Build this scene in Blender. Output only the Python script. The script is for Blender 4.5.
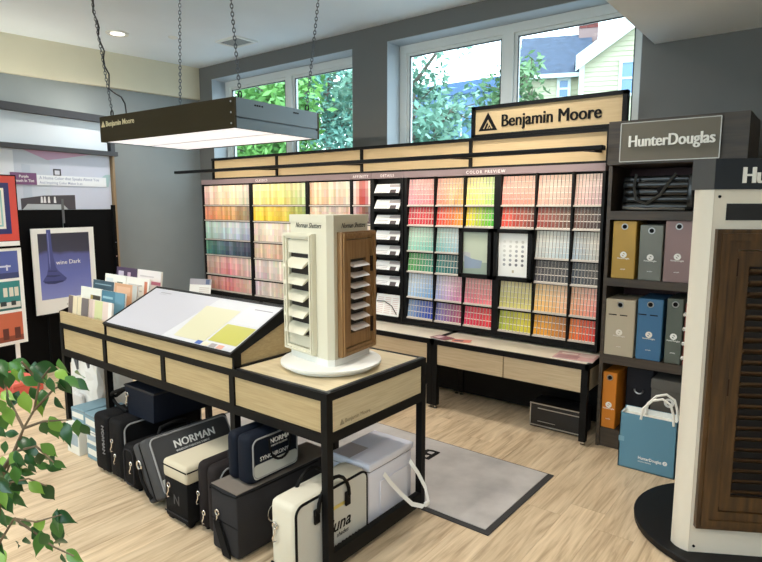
import bpy, bmesh, math, random
from mathutils import Vector, Matrix
random.seed(11)
S = bpy.context.scene
COL = S.collection
PI = math.pi
for o in list(bpy.data.objects):
    bpy.data.objects.remove(o)

# ---------------------------------------------------------------- camera, world, exposure
cam = bpy.data.objects.new('camera', bpy.data.cameras.new('camera'))
COL.objects.link(cam)
cam.data.sensor_width = 36
cam.data.lens = 580.1 / 762 * 36
cam.data.clip_start = .05
cam.location = (0, 0, 1.6)
cam.rotation_euler = (math.radians(90 - 7.465), 0, math.radians(37.85))
S.camera = cam
W = bpy.data.worlds.new('world'); S.world = W; W.use_nodes = True
_bg = W.node_tree.nodes['Background']
_tc = W.node_tree.nodes.new('ShaderNodeTexCoord')
_sx = W.node_tree.nodes.new('ShaderNodeSeparateXYZ')
_cr = W.node_tree.nodes.new('ShaderNodeValToRGB')
W.node_tree.links.new(_tc.outputs['Generated'], _sx.inputs[0])
W.node_tree.links.new(_sx.outputs['Z'], _cr.inputs[0])
W.node_tree.links.new(_cr.outputs[0], _bg.inputs[0])
_cr.color_ramp.elements[0].color = (.84, .93, 1, 1)
_cr.color_ramp.elements[1].color = (.66, .84, 1, 1)
_bg.inputs[1].default_value = 4.7
S.view_settings.view_transform = 'Standard'
S.view_settings.look = 'None'
S.view_settings.gamma = 1
S.view_settings.use_curve_mapping = False
S.view_settings.exposure = 0.33
S.cycles.use_denoising = True
S.cycles.max_bounces = 8
S.cycles.diffuse_bounces = 4
S.cycles.transparent_max_bounces = 12
S.cycles.sample_clamp_indirect = 4
S.cycles.caustics_reflective = False
S.cycles.caustics_refractive = False

def lamp(name, kind, loc, energy, color, size=.2, spot=None, blend=.6, parent=None, rot=None, sy=None):
    d = bpy.data.lights.new(name, kind); d.energy = energy; d.color = color
    if kind == 'AREA':
        d.size = size
        if sy: d.shape = 'RECTANGLE'; d.size_y = sy
    else: d.shadow_soft_size = size
    if spot: d.spot_size = math.radians(spot); d.spot_blend = blend
    o = bpy.data.objects.new(name, d); COL.objects.link(o); o.location = loc
    if rot: o.rotation_euler = rot
    if parent: o.parent = parent
    return o

# the ceiling downlights of the room (x, y, watts); their housings are built further down
WARM = (1, .94, .86)
DOWN = [(-5.52, 3.02, 45), (-5.5, 1.2, 45), (-3.9, .4, 60), (-1.9, 3.35, 75), (-5.9, -.4, 60), (-2.2, .9, 70),
        (-.55, 2.6, 42), (-.2, .5, 60), (-2.2, -1.2, 60), (-4.6, -1.0, 60), (1.6, .6, 50), (1.6, 2.6, 40)]
for i, (x, y, e) in enumerate(DOWN):
    if i == 6: continue
    lamp('downlight_lamp', 'SPOT', (x, y, 3.185 if x < -1.1 or y < 0 or True else 2.6), e * 1.35, WARM, .06, 150, .9)

# ---------------------------------------------------------------- helpers
def lin(c):
    c = [v / 255 for v in c[:3]]
    return tuple(v / 12.92 if v <= .04045 else ((v + .055) / 1.055) ** 2.4 for v in c) + (1,)

MATS = {}
def mat(name, col, rough=.5, metal=0, noise=0, nscale=8, bump=0, bscale=60, emit=0, spec=.5, stretch=None, col2=None, alpha=1):
    if name in MATS: return MATS[name]
    m = bpy.data.materials.new(name); m.use_nodes = True
    nt = m.node_tree; N = nt.nodes; L = nt.links; b = N['Principled BSDF']
    b.inputs['Base Color'].default_value = lin(col)
    b.inputs['Roughness'].default_value = rough
    b.inputs['Metallic'].default_value = metal
    b.inputs['Specular IOR Level'].default_value = spec
    if alpha < 1: b.inputs['Alpha'].default_value = alpha
    m.diffuse_color = lin(col)
    if noise or bump:
        tc = N.new('ShaderNodeTexCoord'); mp = N.new('ShaderNodeMapping')
        L.new(tc.outputs['Object'], mp.inputs[0])
        if stretch: mp.inputs['Scale'].default_value = stretch
        oi = N.new('ShaderNodeObjectInfo'); vm = N.new('ShaderNodeVectorMath'); vm.operation = 'MULTIPLY'
        cb = N.new('ShaderNodeCombineXYZ')
        for k in range(3): L.new(oi.outputs['Random'], cb.inputs[k])
        vm.inputs[1].default_value = (17, 31, 7)
        L.new(cb.outputs[0], vm.inputs[0]); L.new(vm.outputs[0], mp.inputs['Location'])
    if noise:
        n = N.new('ShaderNodeTexNoise'); n.inputs['Scale'].default_value = nscale; n.inputs['Detail'].default_value = 5
        L.new(mp.outputs[0], n.inputs['Vector'])
        r = N.new('ShaderNodeValToRGB')
        r.color_ramp.elements[0].position = .3; r.color_ramp.elements[1].position = .7
        c2 = col2 if col2 else tuple(max(0, v * (1 - noise)) for v in col)
        r.color_ramp.elements[0].color = lin(c2); r.color_ramp.elements[1].color = lin(col)
        L.new(n.outputs['Fac'], r.inputs[0]); L.new(r.outputs[0], b.inputs['Base Color'])
    if bump:
        n2 = N.new('ShaderNodeTexNoise'); n2.inputs['Scale'].default_value = bscale; n2.inputs['Detail'].default_value = 3
        L.new(mp.outputs[0], n2.inputs['Vector'])
        bp = N.new('ShaderNodeBump'); bp.inputs['Strength'].default_value = bump; bp.inputs['Distance'].default_value = .01
        L.new(n2.outputs['Fac'], bp.inputs['Height']); L.new(bp.outputs[0], b.inputs['Normal'])
    if emit:
        b.inputs['Emission Color'].default_value = lin(col); b.inputs['Emission Strength'].default_value = emit
    MATS[name] = m
    return m

MW = {}
def tag(o, label=None, cat=None, group=None, kind=None):
    if label: o['label'] = label
    if cat: o['category'] = cat
    if group: o['group'] = group
    if kind: o['kind'] = kind
    return o
def thing(name, label, cat, loc=(0, 0, 0), rotz=0, group=None):
    o = bpy.data.objects.new(name, None); COL.objects.link(o)
    o.empty_display_size = .05
    o.location = loc; o.rotation_euler = (0, 0, rotz)
    MW[o.name] = Matrix.Translation(loc) @ Matrix.Rotation(rotz, 4, 'Z')
    return tag(o, label, cat, group)
def copy_tree(o, parent=None):
    c = o.copy(); COL.objects.link(c)
    if parent: c.parent = parent
    for ch in list(o.children): copy_tree(ch, c)
    return c

def fr(o, right, up):
    r = Vector(right).normalized(); u = Vector(up).normalized(); n = r.cross(u)
    M = Matrix((r, u, n)).transposed().to_4x4(); M.translation = Vector(o)
    return M

class MB:
    def __init__(s): s.v = []; s.f = []; s.mi = []; s.c = []
    def add(s, V, F, mi=0, M=None, col=None):
        k = len(s.v)
        s.v += [tuple(M @ Vector(p)) for p in V] if M is not None else [tuple(p) for p in V]
        s.f += [tuple(i + k for i in f) for f in F]
        s.mi += [mi] * len(F); s.c += [col] * len(V)
        return s
    def box(s, x0, x1, y0, y1, z0, z1, mi=0, M=None, col=None):
        V = [(x, y, z) for x in (x0, x1) for y in (y0, y1) for z in (z0, z1)]
        F = [(0, 1, 3, 2), (4, 6, 7, 5), (0, 4, 5, 1), (2, 3, 7, 6), (0, 2, 6, 4), (1, 5, 7, 3)]
        return s.add(V, F, mi, M, col)
    def rbox(s, x0, x1, y0, y1, z0, z1, r=.01, seg=2, mi=0, M=None):
        bm = bmesh.new(); bmesh.ops.create_cube(bm, size=1)
        for v in bm.verts:
            v.co = ((x0 + x1) / 2 + v.co.x * (x1 - x0), (y0 + y1) / 2 + v.co.y * (y1 - y0), (z0 + z1) / 2 + v.co.z * (z1 - z0))
        bmesh.ops.bevel(bm, geom=bm.edges[:], offset=r, segments=seg, profile=.5, affect='EDGES')
        bm.verts.index_update()
        V = [v.co.copy() for v in bm.verts]; F = [[v.index for v in f.verts] for f in bm.faces]; bm.free()
        return s.add(V, F, mi, M)
    def prism(s, P, a, b, M=None, mi=0):   # polygon in local xy, extruded along local z from a to b
        n = len(P); V = [(p[0], p[1], a) for p in P] + [(p[0], p[1], b) for p in P]
        F = [tuple(range(n))[::-1], tuple(range(n, 2 * n))] + [(i, (i + 1) % n, n + (i + 1) % n, n + i) for i in range(n)]
        return s.add(V, F, mi, M)
    def tube(s, P, r, n=8, closed=False, mi=0, M=None):
        P = [Vector(p) for p in P]; m = len(P); V = []; F = []
        R = r if isinstance(r, (list, tuple)) else [r] * m
        up = None
        for i in range(m):
            a = P[(i - 1) % m] if (closed or i > 0) else P[i]
            b = P[(i + 1) % m] if (closed or i < m - 1) else P[i]
            t = (b - a); t = t.normalized() if t.length > 1e-9 else Vector((0, 0, 1))
            if up is None:
                up = Vector((0, 0, 1)) if abs(t.z) < .9 else Vector((1, 0, 0))
            up = (up - t * up.dot(t))
            up = up.normalized() if up.length > 1e-6 else t.orthogonal().normalized()
            w = t.cross(up)
            for k in range(n):
                an = 2 * PI * k / n
                V.append(P[i] + (up * math.cos(an) + w * math.sin(an)) * R[i])
        for i in range(m if closed else m - 1):
            j = (i + 1) % m
            for k in range(n):
                k2 = (k + 1) % n
                F.append((i * n + k, i * n + k2, j * n + k2, j * n + k))
        if not closed:
            F.append(tuple(range(n))[::-1]); F.append(tuple((m - 1) * n + k for k in range(n)))
        return s.add(V, F, mi, M)
    def cyl(s, a, b, r, n=16, r2=None, mi=0, M=None): return s.tube([a, b], [r, r if r2 is None else r2], n, mi=mi, M=M)
    def lathe(s, prof, n=32, c=(0, 0, 0), mi=0, M=None):
        V = []; F = []; m = len(prof)
        for (r, z) in prof:
            for k in range(n):
                a = 2 * PI * k / n; V.append((c[0] + r * math.cos(a), c[1] + r * math.sin(a), c[2] + z))
        for i in range(m - 1):
            for k in range(n):
                k2 = (k + 1) % n; F.append((i * n + k, i * n + k2, (i + 1) * n + k2, (i + 1) * n + k))
        F.append(tuple(range(n))[::-1]); F.append(tuple((m - 1) * n + k for k in range(n)))
        return s.add(V, F, mi, M)
    def text(s, t, size, M, depth=.001, bold=0, align='LEFT', sx=1, shear=0, space=1, mi=0, res=2):
        c = bpy.data.curves.new('t', 'FONT'); c.body = t; c.size = size; c.extrude = depth; c.offset = bold * size
        shifts = (0,)
        if bold > .012:
            c.offset = 0; w_ = bold * .55 * size; shifts = (-2 * w_, -w_, 0, w_, 2 * w_)
        c.align_x = align; c.shear = shear; c.space_character = space; c.resolution_u = res
        o = bpy.data.objects.new('t', c); COL.objects.link(o)
        me = o.to_mesh()
        V = [(v.co.x * sx, v.co.y, v.co.z + depth) for v in me.vertices]; F = [tuple(p.vertices) for p in me.polygons]
        o.to_mesh_clear(); bpy.data.objects.remove(o); bpy.data.curves.remove(c)
        for k, d in enumerate(shifts): s.add([(x + d, y, z + .0005 * k) for x, y, z in V], F, mi, M)
        return s
    def build(s, name, mats, parent=None, smooth=False, world=False, label=None, kind=None, recalc=True):
        if not isinstance(mats, (list, tuple)): mats = [mats]
        me = bpy.data.meshes.new(name)
        o = bpy.data.objects.new(name, me); COL.objects.link(o)
        V = s.v
        pm = MW.get(parent.name, Matrix.Identity(4)) if parent else Matrix.Identity(4)
        if world and parent:
            inv = pm.inverted(); V = [inv @ Vector(p) for p in V]
        off = Vector((0, 0, 0))
        if not parent and V:          # a top-level mesh: origin at the middle of its base
            xs = [p[0] for p in V]; ys = [p[1] for p in V]; zs = [p[2] for p in V]
            off = Vector(((min(xs) + max(xs)) / 2, (min(ys) + max(ys)) / 2, min(zs)))
            V = [Vector(p) - off for p in V]; o.location = off
            MW[o.name] = Matrix.Translation(off)
        elif parent: MW[o.name] = pm
        me.from_pydata([tuple(p) for p in V], [], s.f)
        for m in mats: me.materials.append(m)
        if len(mats) > 1: me.polygons.foreach_set('material_index', s.mi)
        if recalc:
            bm = bmesh.new(); bm.from_mesh(me); bmesh.ops.recalc_face_normals(bm, faces=bm.faces[:]); bm.to_mesh(me); bm.free()
        if any(c is not None for c in s.c):
            ca = me.color_attributes.new('Col', 'FLOAT_COLOR', 'POINT')
            for i, c in enumerate(s.c): ca.data[i].color = c if c else (1, 1, 1, 1)
        if smooth:
            me.polygons.foreach_set('use_smooth', [True] * len(me.polygons))
            try: me.set_sharp_from_angle(angle=math.radians(40))
            except Exception: pass
        if parent: o.parent = parent
        tag(o, label, kind=kind)
        return o
def bx(name, m, parent, *a, world=True, **k): return MB().box(*a).build(name, m, parent, world=world, **k)
def structure(name, mb, m): return mb.build(name, m, kind='structure')

# ---------------------------------------------------------------- materials
BLACK = mat('black_powdercoat', (9, 9, 10), .55, spec=.2)
ASH = mat('ash_veneer', (186, 165, 124), .5, noise=.1, nscale=5, stretch=(1.2, 8, 26), col2=(168, 146, 106))
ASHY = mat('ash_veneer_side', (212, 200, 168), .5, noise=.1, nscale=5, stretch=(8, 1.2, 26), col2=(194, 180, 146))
WALLG = mat('wall_blue_grey_paint', (138, 145, 147), .8, noise=.03, nscale=3, bump=.05, bscale=200)
WALLB = mat('wall_grey_paint', (104, 105, 103), .8, noise=.03, nscale=3, bump=.05, bscale=200)
CREAMP = mat('cream_paint', (214, 208, 184), .8, noise=.03, nscale=2)
CEIL = mat('ceiling_paint', (228, 236, 242), .9, noise=.02, nscale=2)
WHITE = mat('white_paint', (226, 226, 220), .45)
WFRAME = mat('window_white', (214, 218, 216), .4)
REVEAL_LIT = mat('reveal_daylight_tone', (172, 180, 186), .7)  # paler than the wall: window daylight put into the colour
DKSEAL = mat('window_gasket', (50, 56, 60), .5)
STEEL = mat('brushed_steel', (190, 190, 190), .3, 1)
CHROME = mat('chrome', (220, 220, 220), .15, 1)
WHITEPR = mat('print_white', (240, 240, 236), .5)
INK = mat('ink_black', (14, 13, 13), .6, spec=.15)
WOODDK = mat('dark_oak_laminate', (72, 60, 47), .5, noise=.2, nscale=4, stretch=(1, 6, 14), col2=(50, 41, 33))
WALNUT = mat('walnut_stain', (86, 60, 30), .4, noise=.3, nscale=4, stretch=(12, 12, 1.2), col2=(48, 33, 18))
OAKM = mat('oak_stain', (158, 122, 80), .4, noise=.2, nscale=4, stretch=(14, 14, 1.3), col2=(128, 94, 56))
CREAMW = mat('cream_lacquer', (216, 211, 190), .35)
OFFW = mat('offwhite_lacquer', (232, 231, 224), .35)
BRONZE = mat('dark_hinge', (48, 34, 24), .4, .6)

def floor_mat():
    m = bpy.data.materials.new('vinyl_oak_plank'); m.use_nodes = True
    nt = m.node_tree; N = nt.nodes; L = nt.links; b = N['Principled BSDF']
    tc = N.new('ShaderNodeTexCoord'); oi = N.new('ShaderNodeObjectInfo')
    cb = N.new('ShaderNodeCombineXYZ'); vm = N.new('ShaderNodeVectorMath'); vm.operation = 'MULTIPLY_ADD'
    for k in range(3): L.new(oi.outputs['Random'], cb.inputs[k])
    vm.inputs[1].default_value = (53, 91, 13); L.new(cb.outputs[0], vm.inputs[0]); L.new(tc.outputs['Object'], vm.inputs[2])
    mp = N.new('ShaderNodeMapping'); mp.inputs['Scale'].default_value = (9, .9, 1); L.new(vm.outputs[0], mp.inputs[0])
    n1 = N.new('ShaderNodeTexNoise'); n1.inputs['Scale'].default_value = 2.2; n1.inputs['Detail'].default_value = 6; n1.inputs['Distortion'].default_value = 1.1
    L.new(mp.outputs[0], n1.inputs['Vector'])
    mp2 = N.new('ShaderNodeMapping'); mp2.inputs['Scale'].default_value = (60, 2.2, 1); L.new(vm.outputs[0], mp2.inputs[0])
    n2 = N.new('ShaderNodeTexNoise'); n2.inputs['Scale'].default_value = 2; n2.inputs['Detail'].default_value = 4
    L.new(mp2.outputs[0], n2.inputs['Vector'])
    mx = N.new('ShaderNodeMath'); mx.operation = 'MULTIPLY_ADD'; mx.inputs[1].default_value = .3; L.new(n2.outputs['Fac'], mx.inputs[0])
    ml = N.new('ShaderNodeMath'); ml.operation = 'MULTIPLY'; ml.inputs[1].default_value = .7; L.new(n1.outputs['Fac'], ml.inputs[0]); L.new(ml.outputs[0], mx.inputs[2])
    r = N.new('ShaderNodeValToRGB'); e = r.color_ramp.elements
    e[0].position = .33; e[0].color = lin((164, 140, 110)); e[1].position = .66; e[1].color = lin((222, 200, 168))
    k = e.new(.5); k.color = lin((203, 180, 148))
    L.new(mx.outputs[0], r.inputs[0])
    hv = N.new('ShaderNodeHueSaturation'); mr = N.new('ShaderNodeMapRange'); mr.inputs['To Min'].default_value = .93; mr.inputs['To Max'].default_value = 1.06
    L.new(oi.outputs['Random'], mr.inputs[0]); L.new(mr.outputs[0], hv.inputs['Value']); L.new(r.outputs[0], hv.inputs['Color'])
    L.new(hv.outputs[0], b.inputs['Base Color'])
    b.inputs['Roughness'].default_value = .42
    bp = N.new('ShaderNodeBump'); bp.inputs['Strength'].default_value = .06; L.new(mx.outputs[0], bp.inputs['Height']); L.new(bp.outputs[0], b.inputs['Normal'])
    return m
PLANK = floor_mat()
SUBFLOOR = mat('plank_joint', (120, 102, 82), .6)

def glass_mat(name, tint=(1, 1, 1)):
    m = bpy.data.materials.new(name); m.use_nodes = True
    nt = m.node_tree; N = nt.nodes; L = nt.links
    N.remove(N['Principled BSDF'])
    t = N.new('ShaderNodeBsdfTransparent'); t.inputs[0].default_value = (*tint, 1)
    g = N.new('ShaderNodeBsdfGlossy'); g.inputs['Roughness'].default_value = .03
    mx = N.new('ShaderNodeMixShader'); fz = N.new('ShaderNodeFresnel'); fz.inputs[0].default_value = 1.35
    ge = N.new('ShaderNodeNewGeometry'); iv = N.new('ShaderNodeMath'); iv.operation = 'SUBTRACT'; iv.inputs[0].default_value = 1; L.new(ge.outputs['Backfacing'], iv.inputs[1])
    mu = N.new('ShaderNodeMath'); mu.operation = 'MULTIPLY'; L.new(fz.outputs[0], mu.inputs[0]); L.new(iv.outputs[0], mu.inputs[1])
    L.new(mu.outputs[0], mx.inputs[0]); L.new(t.outputs[0], mx.inputs[1]); L.new(g.outputs[0], mx.inputs[2])
    L.new(mx.outputs[0], N['Material Output'].inputs[0])
    return m
GLASS = glass_mat('window_glass', (.93, .98, .98))

# ---------------------------------------------------------------- room shell
ft = MB().box(-7.2, 3.6, -3.4, 4.7, -.12, -.0035)
FLOOR = structure('floor', ft, SUBFLOOR)
pw, pl = .182, 1.22
pm = MB().box(-pw / 2 + .0006, pw / 2 - .0006, -pl / 2 + .0006, pl / 2 - .0006, -.0035, 0).build('plank', PLANK, FLOOR)
finv = -Vector(FLOOR.location)
first = True
ix = 0
x = -6.55
while x < .55:
    y = .35 + random.uniform(0, pl) - pl
    while y < 5:
        if y - pl / 2 < 4.34 and y > -.2:
            o = pm if first else pm.copy()
            if not first: COL.objects.link(o)
            first = False
            o.parent = FLOOR; o.location = Vector((x, min(y, 4.36 - pl / 2), 0)) + finv
            if y > 4.36 - pl / 2:     # last plank of the row is cut short at the wall
                y0 = y - pl / 2; ln = 4.36 - y0
                o.scale = (1, ln / pl, 1); o.location = Vector((x, (y0 + 4.36) / 2, 0)) + finv
        y += pl
    x += pw
bx('floor', PLANK, None, .56, 3.5, -3.2, 4.36, -.0034, 0, kind='structure')
bx('floor', PLANK, None, -6.64, .558, -3.2, -.5, -.0034, 0, kind='structure')

CEILING = structure('ceiling', MB().box(-7.3, 3.6, -3.4, 4.7, 3.22, 3.35), CEIL)
# dropped bulkhead at the right, in front of the back wall
structure('trim_1', MB().box(-1.05, 3.5, -3.2, 4.36, 2.676, 3.22), CEIL)
wb = MB()
Z0, ZH = 1.86, 3.066
w1 = (-5.915, -3.733); w2 = (-3.319, -1.13)
wb.box(-7.3, 3.6, 4.36, 4.68, -.1, Z0).box(-7.3, 3.6, 4.36, 4.68, ZH, 3.35)
for a, b in ((-7.3, w1[0]), (w1[1], w2[0]), (w2[1], 3.6)): wb.box(a, b, 4.36, 4.68, Z0, ZH)
structure('wall_back', wb, WALLB)
def window(n, a, b, mull):
    w = MB()
    y0, y1 = 4.555, 4.63
    fz0, fz1 = Z0, ZH - .002
    F = MB()
    F.box(a, a + .075, y0, y1, fz0, fz1).box(b - .075, b, y0, y1, fz0, fz1)
    F.box(a + .075, b - .075, y0, y1, fz1 - .075, fz1).box(a + .075, b - .075, y0, y1, fz0, fz0 + .075)
    root = F.build('window_%d' % n, WFRAME, kind='structure')
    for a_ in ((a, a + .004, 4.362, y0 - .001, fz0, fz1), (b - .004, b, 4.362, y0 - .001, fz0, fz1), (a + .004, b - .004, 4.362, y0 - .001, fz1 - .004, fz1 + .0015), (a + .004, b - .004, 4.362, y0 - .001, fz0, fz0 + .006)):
        MB().box(*a_).build('daylit_reveal_liner', REVEAL_LIT, root, world=True)  # added liners, their pale colour stands in for daylight on the wall edge
    m0, m1 = mull
    MB().box(m0, m1, y0 - .008, y1, fz0 + .075, fz1 - .075).build('mullion', WFRAME, root, world=True)
    for (p, q) in ((a + .075, m0), (m1, b - .075)):
        sh = MB(); t = .028
        sh.box(p, p + t, y0 + .02, y1 - .01, fz0 + .075, fz1 - .075).box(q - t, q, y0 + .02, y1 - .01, fz0 + .075, fz1 - .075)
        sh.box(p + t, q - t, y0 + .02, y1 - .01, fz1 - .075 - t, fz1 - .075).box(p + t, q - t, y0 + .02, y1 - .01, fz0 + .075, fz0 + .075 + t)
        s_ = sh.build('sash', WFRAME, root, world=True)
        g = MB(); g.box(p + t, p + t + .008, y0 + .018, y0 + .03, fz0 + .1, fz1 - .1).box(q - t - .008, q - t, y0 + .018, y0 + .03, fz0 + .1, fz1 - .1)
        g.box(p + t, q - t, y0 + .018, y0 + .03, fz1 - .075 - t - .008, fz1 - .075 - t)
        g.build('gasket', DKSEAL, s_, world=True)
        MB().box(p + t, q - t, y0 + .036, y0 + .042, fz0 + .1, fz1 - .1).build('pane', GLASS, s_, world=True)
window(1, *w1, (-4.86, -4.765))
window(2, *w2, (-2.26, -2.17))

# left wall, slightly out of square, with the cream band above
LA = (-6.2, 4.36); ld = Vector((-.1013, -.995, 0)); lnrm = Vector((.995, -.1013, 0))
ML = fr((LA[0], LA[1], 0), ld, (0, 0, 1))     # local x runs towards the viewer, local z = out of the room side
ML_in = ML
def left_box(mb, s0, s1, o0, o1, z0, z1):     # o = offset into the room
    V = []
    for s_ in (s0, s1):
        for o_ in (o0, o1):
            for z in (z0, z1):
                p = Vector((LA[0], LA[1], 0)) + ld * s_ + lnrm * o_; V.append((p.x, p.y, z))
    return mb.add(V, [(0, 1, 3, 2), (4, 6, 7, 5), (0, 4, 5, 1), (2, 3, 7, 6), (0, 2, 6, 4), (1, 5, 7, 3)])
structure('wall_left', left_box(MB(), -.2, 7.8, -.2, 0, -.1, 3.3), WALLG)
structure('trim_2', left_box(MB(), 0, 7.6, 0, .06, 2.855, 3.22), CREAMP)
structure('wall_right', MB().box(3.5, 3.65, -3.4, 4.7, -.1, 3.35), WALLG)
# street side behind the viewer: shop windows let the daylight in
wf = MB().box(-7.3, 3.6, -3.4, -3.2, -.1, 1.5).box(-7.3, 3.6, -3.4, -3.2, 3.05, 3.35)
for a, b in ((-7.3, -6.6), (-3.5, -3.4), (-.4, -.3), (2.8, 3.6)): wf.box(a, b, -3.4, -3.2, 1.5, 3.05)
structure('wall_front', wf, WALLG)
for i, (a, b) in enumerate(((-6.6, -3.5), (-3.4, -.4), (-.3, 2.8))):
    f = MB()
    f.box(a, a + .06, -3.33, -3.27, 1.5, 3.05).box(b - .06, b, -3.33, -3.27, 1.5, 3.05).box(a, b, -3.33, -3.27, 1.5, 1.56).box(a, b, -3.33, -3.27, 2.99, 3.05)
    r = f.build('window_%d' % (3 + i), WFRAME, kind='structure')
    MB().box(a + .06, b - .06, -3.305, -3.297, 1.56, 2.99).build('pane', GLASS, r, world=True)

# ---------------------------------------------------------------- ceiling fittings
DIFF = mat('lamp_diffuser', (255, 246, 228), .5, emit=5)
def downlight(i, x, y, z, lab):
    t = thing('recessed_downlight', lab, 'ceiling light', (x, y, z - .012))
    MB().lathe([(.062, .012), (.062, .004), (.1, .0), (.105, .012)], 32).build('trim_ring', WHITE, t, smooth=True)
    MB().lathe([(.001, .004), (.066, .004), (.066, .010), (.001, .010)], 28).build('diffuser', DIFF, t)
downlight(0, DOWN[0][0], DOWN[0][1], 3.22, 'round recessed white downlight in the ceiling above the left wall, glowing')
for i, (x, y, e) in enumerate(DOWN[1:]):
    if i == 5: continue
    z = 3.208 if x < -1.05 else 2.664
    MB().lathe([(.062, .012), (.062, .004), (.1, .0), (.105, .012)], 20, (x, y, z)).build('downlight_ring', WHITE, CEILING, world=True)
    MB().lathe([(.001, .004), (.066, .004), (.066, .010), (.001, .010)], 20, (x, y, z)).build('downlight_diffuser', DIFF, CEILING, world=True)
for o in [o for o in bpy.data.objects if o.type == 'LIGHT']:
    if o.location.x > -1.05: o.location.z = 2.64
t = thing('ceiling_vent', 'square white slatted air vent in the ceiling above the left window', 'vent', (-4.85, 3.89, 3.205))
MB().box(-.17, .17, -.13, -.1, 0, .015).box(-.17, .17, .1, .13, 0, .015).box(-.17, -.14, -.1, .1, 0, .015).box(.14, .17, -.1, .1, 0, .015).build('frame', WHITE, t)
for k in range(7):
    y = -.085 + k * .028
    MB().box(-.14, .14, y - .009, y + .009, .004, .008, M=None).build('slat', mat('vent_grey', (150, 152, 150), .5), t)
MB().box(-.14, .14, -.1, .1, .012, .015).build('duct_cover', mat('vent_dark', (90, 92, 92), .6), t)
t = thing('sprinkler', 'small round white sprinkler plate in the ceiling by a chain', 'sprinkler', (-5.22, 3.42, 3.205))
MB().lathe([(.03, .0), (.045, .008), (.045, .015)], 20).build('cover_plate', WHITE, t)

# hanging light box
PANEL = mat('light_panel_diffuser', (250, 250, 255), .5, emit=.6, noise=.12, nscale=3, stretch=(1, 6, 1))
OLIVE = mat('bronze_anodised', (50, 42, 22), .6, .2, spec=.2)
SLATE = mat('slate_enamel', (84, 102, 112), .45)
lo = Vector((-4.741, 2.403, 2.103)); lrot = math.radians(3.07)
t = thing('hanging_light_box', 'dark rectangular light box hanging on four chains, white glowing underside', 'lamp', lo, lrot)
LW, LD, LH = 1.596, .842, .197
th = .02
MB().box(0, LW, 0, th, 0, LH).build('front_panel', OLIVE, t)
MB().box(0, LW, LD - th, LD, 0, LH).build('back_panel', OLIVE, t)
MB().box(0, th, th, LD - th, 0, LH).build('end_panel', SLATE, t)
MB().box(LW - th, LW, th, LD - th, .075, LH).box(LW - th, LW, th, LD - th, 0, .06).box(LW - th, LW - .01, th, LD - th, .06, .075).build('end_panel', SLATE, t)
sl = MB()
for y in (.18, .2, .22, .245, .56, .58, .6): sl.box(LW - .001, LW + .003, y, y + .012, .16, .17)
sl.build('slot', INK, t)
b_ = MB()
for z in (.03, .1, .17): b_.cyl((LW - .03, -.003, z), (LW - .03, .002, z), .006, 10)
b_.build('rivet', STEEL, t)
MB().box(th, LW - th, th, LD - th, LH - .03, LH - .02).build('top_plate', SLATE, t)
MB().box(th, LW - th, th, LD / 2 - .004, .005, .012).build('diffuser', PANEL, t)
MB().box(th, LW - th, LD / 2 + .004, LD - th, .005, .012).build('diffuser', PANEL, t)
MB().box(th, LW - th, LD / 2 - .004, LD / 2 + .004, .003, .014).build('diffuser_joint', mat('grey_joint', (130, 130, 135)), t)
GOLD = mat('pale_lettering', (214, 200, 160), .4)
MB().text('Benjamin Moore', .058, fr((.09, -.002, .118), (1, 0, 0), (0, 0, 1)), .001, .012).build('lettering', mat('pale_lettering', (214, 200, 160), .4), t); lt = MB()
def emblem(mb, M, s):     # pointed mountain mark: heavy triangle with rising peaks inside
    k = .86 * s
    mb.prism([(0, 0), (s * .5, k), (s * .5, k * .62), (s * .24, s * .10), (s * .76, s * .10), (s * .5, k * .62), (s * .5, k), (s, 0)], 0, .002, M)
    mb.prism([(.31 * s, .10 * s), (.455 * s, .40 * s), (.52 * s, .30 * s), (.42 * s, .10 * s)], 0, .002, M)
    mb.prism([(.49 * s, .10 * s), (.575 * s, .28 * s), (.67 * s, .10 * s), (.63 * s, .10 * s), (.575 * s, .19 * s), (.53 * s, .10 * s)], 0, .002, M)
emblem(lt, fr((.025, -.002, .115), (1, 0, 0), (0, 0, 1)), .055)
lt.build('emblem', GOLD, t)
def chain(mb, a, b, link=.034, r=.0032):
    a = Vector(a); b = Vector(b); n = max(2, int((b - a).length / (link * .72))); d = (b - a).normalized()
    s1 = d.orthogonal().normalized(); s2 = d.cross(s1)
    for i in range(n):
        c = a + (b - a) * ((i + .5) / n); s_ = s1 if i % 2 else s2
        P = [c + d * (math.cos(q) * link * .5) + s_ * (math.sin(q) * link * .27) for q in [2 * PI * k / 8 for k in range(8)]]
        mb.tube(P, r, 4, True)
lm = MW[t.name]
for (x, y, tx, ty) in ((.1, .05, .06, -.04), (.5, .4, .69, .3), (LW - .04, .09, LW - .08, .05), (LW - .03, LD - .1, LW + .06, LD - .04)):
    hk = Vector((x, y, LH)); top = Vector((tx, ty, 3.22 - lo.z))
    c_ = MB(); chain(c_, hk + Vector((0, 0, .05)), top - Vector((0, 0, .02)))
    ch = c_.build('chain', mat('steel_chain', (96, 100, 106), .35, .8), t, smooth=True)
    h_ = MB().tube([hk + Vector((.017 * math.sin(a), 0, .028 + .024 * math.cos(a))) for a in [2 * PI * k / 10 for k in range(10)]], .005, 6, True)
    h_.cyl(hk - Vector((0, 0, .03)), hk + Vector((0, 0, .008)), .006, 8)
    h_.build('hook', mat('black_hook', (30, 30, 32), .4, .5), ch, smooth=True)
    MB().lathe([(.022, 0), (.022, .012), (.008, .02)], 12, top - Vector((0, 0, .02))).build('ceiling_hook', BLACK, ch)
cp = [(.06 + .04 * i / 12 + .012 * math.sin(i * 1.9), -.04 + .09 * i / 12 + .012 * math.cos(i * 1.9), 1.1 - i * .057) for i in range(13)]
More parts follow.
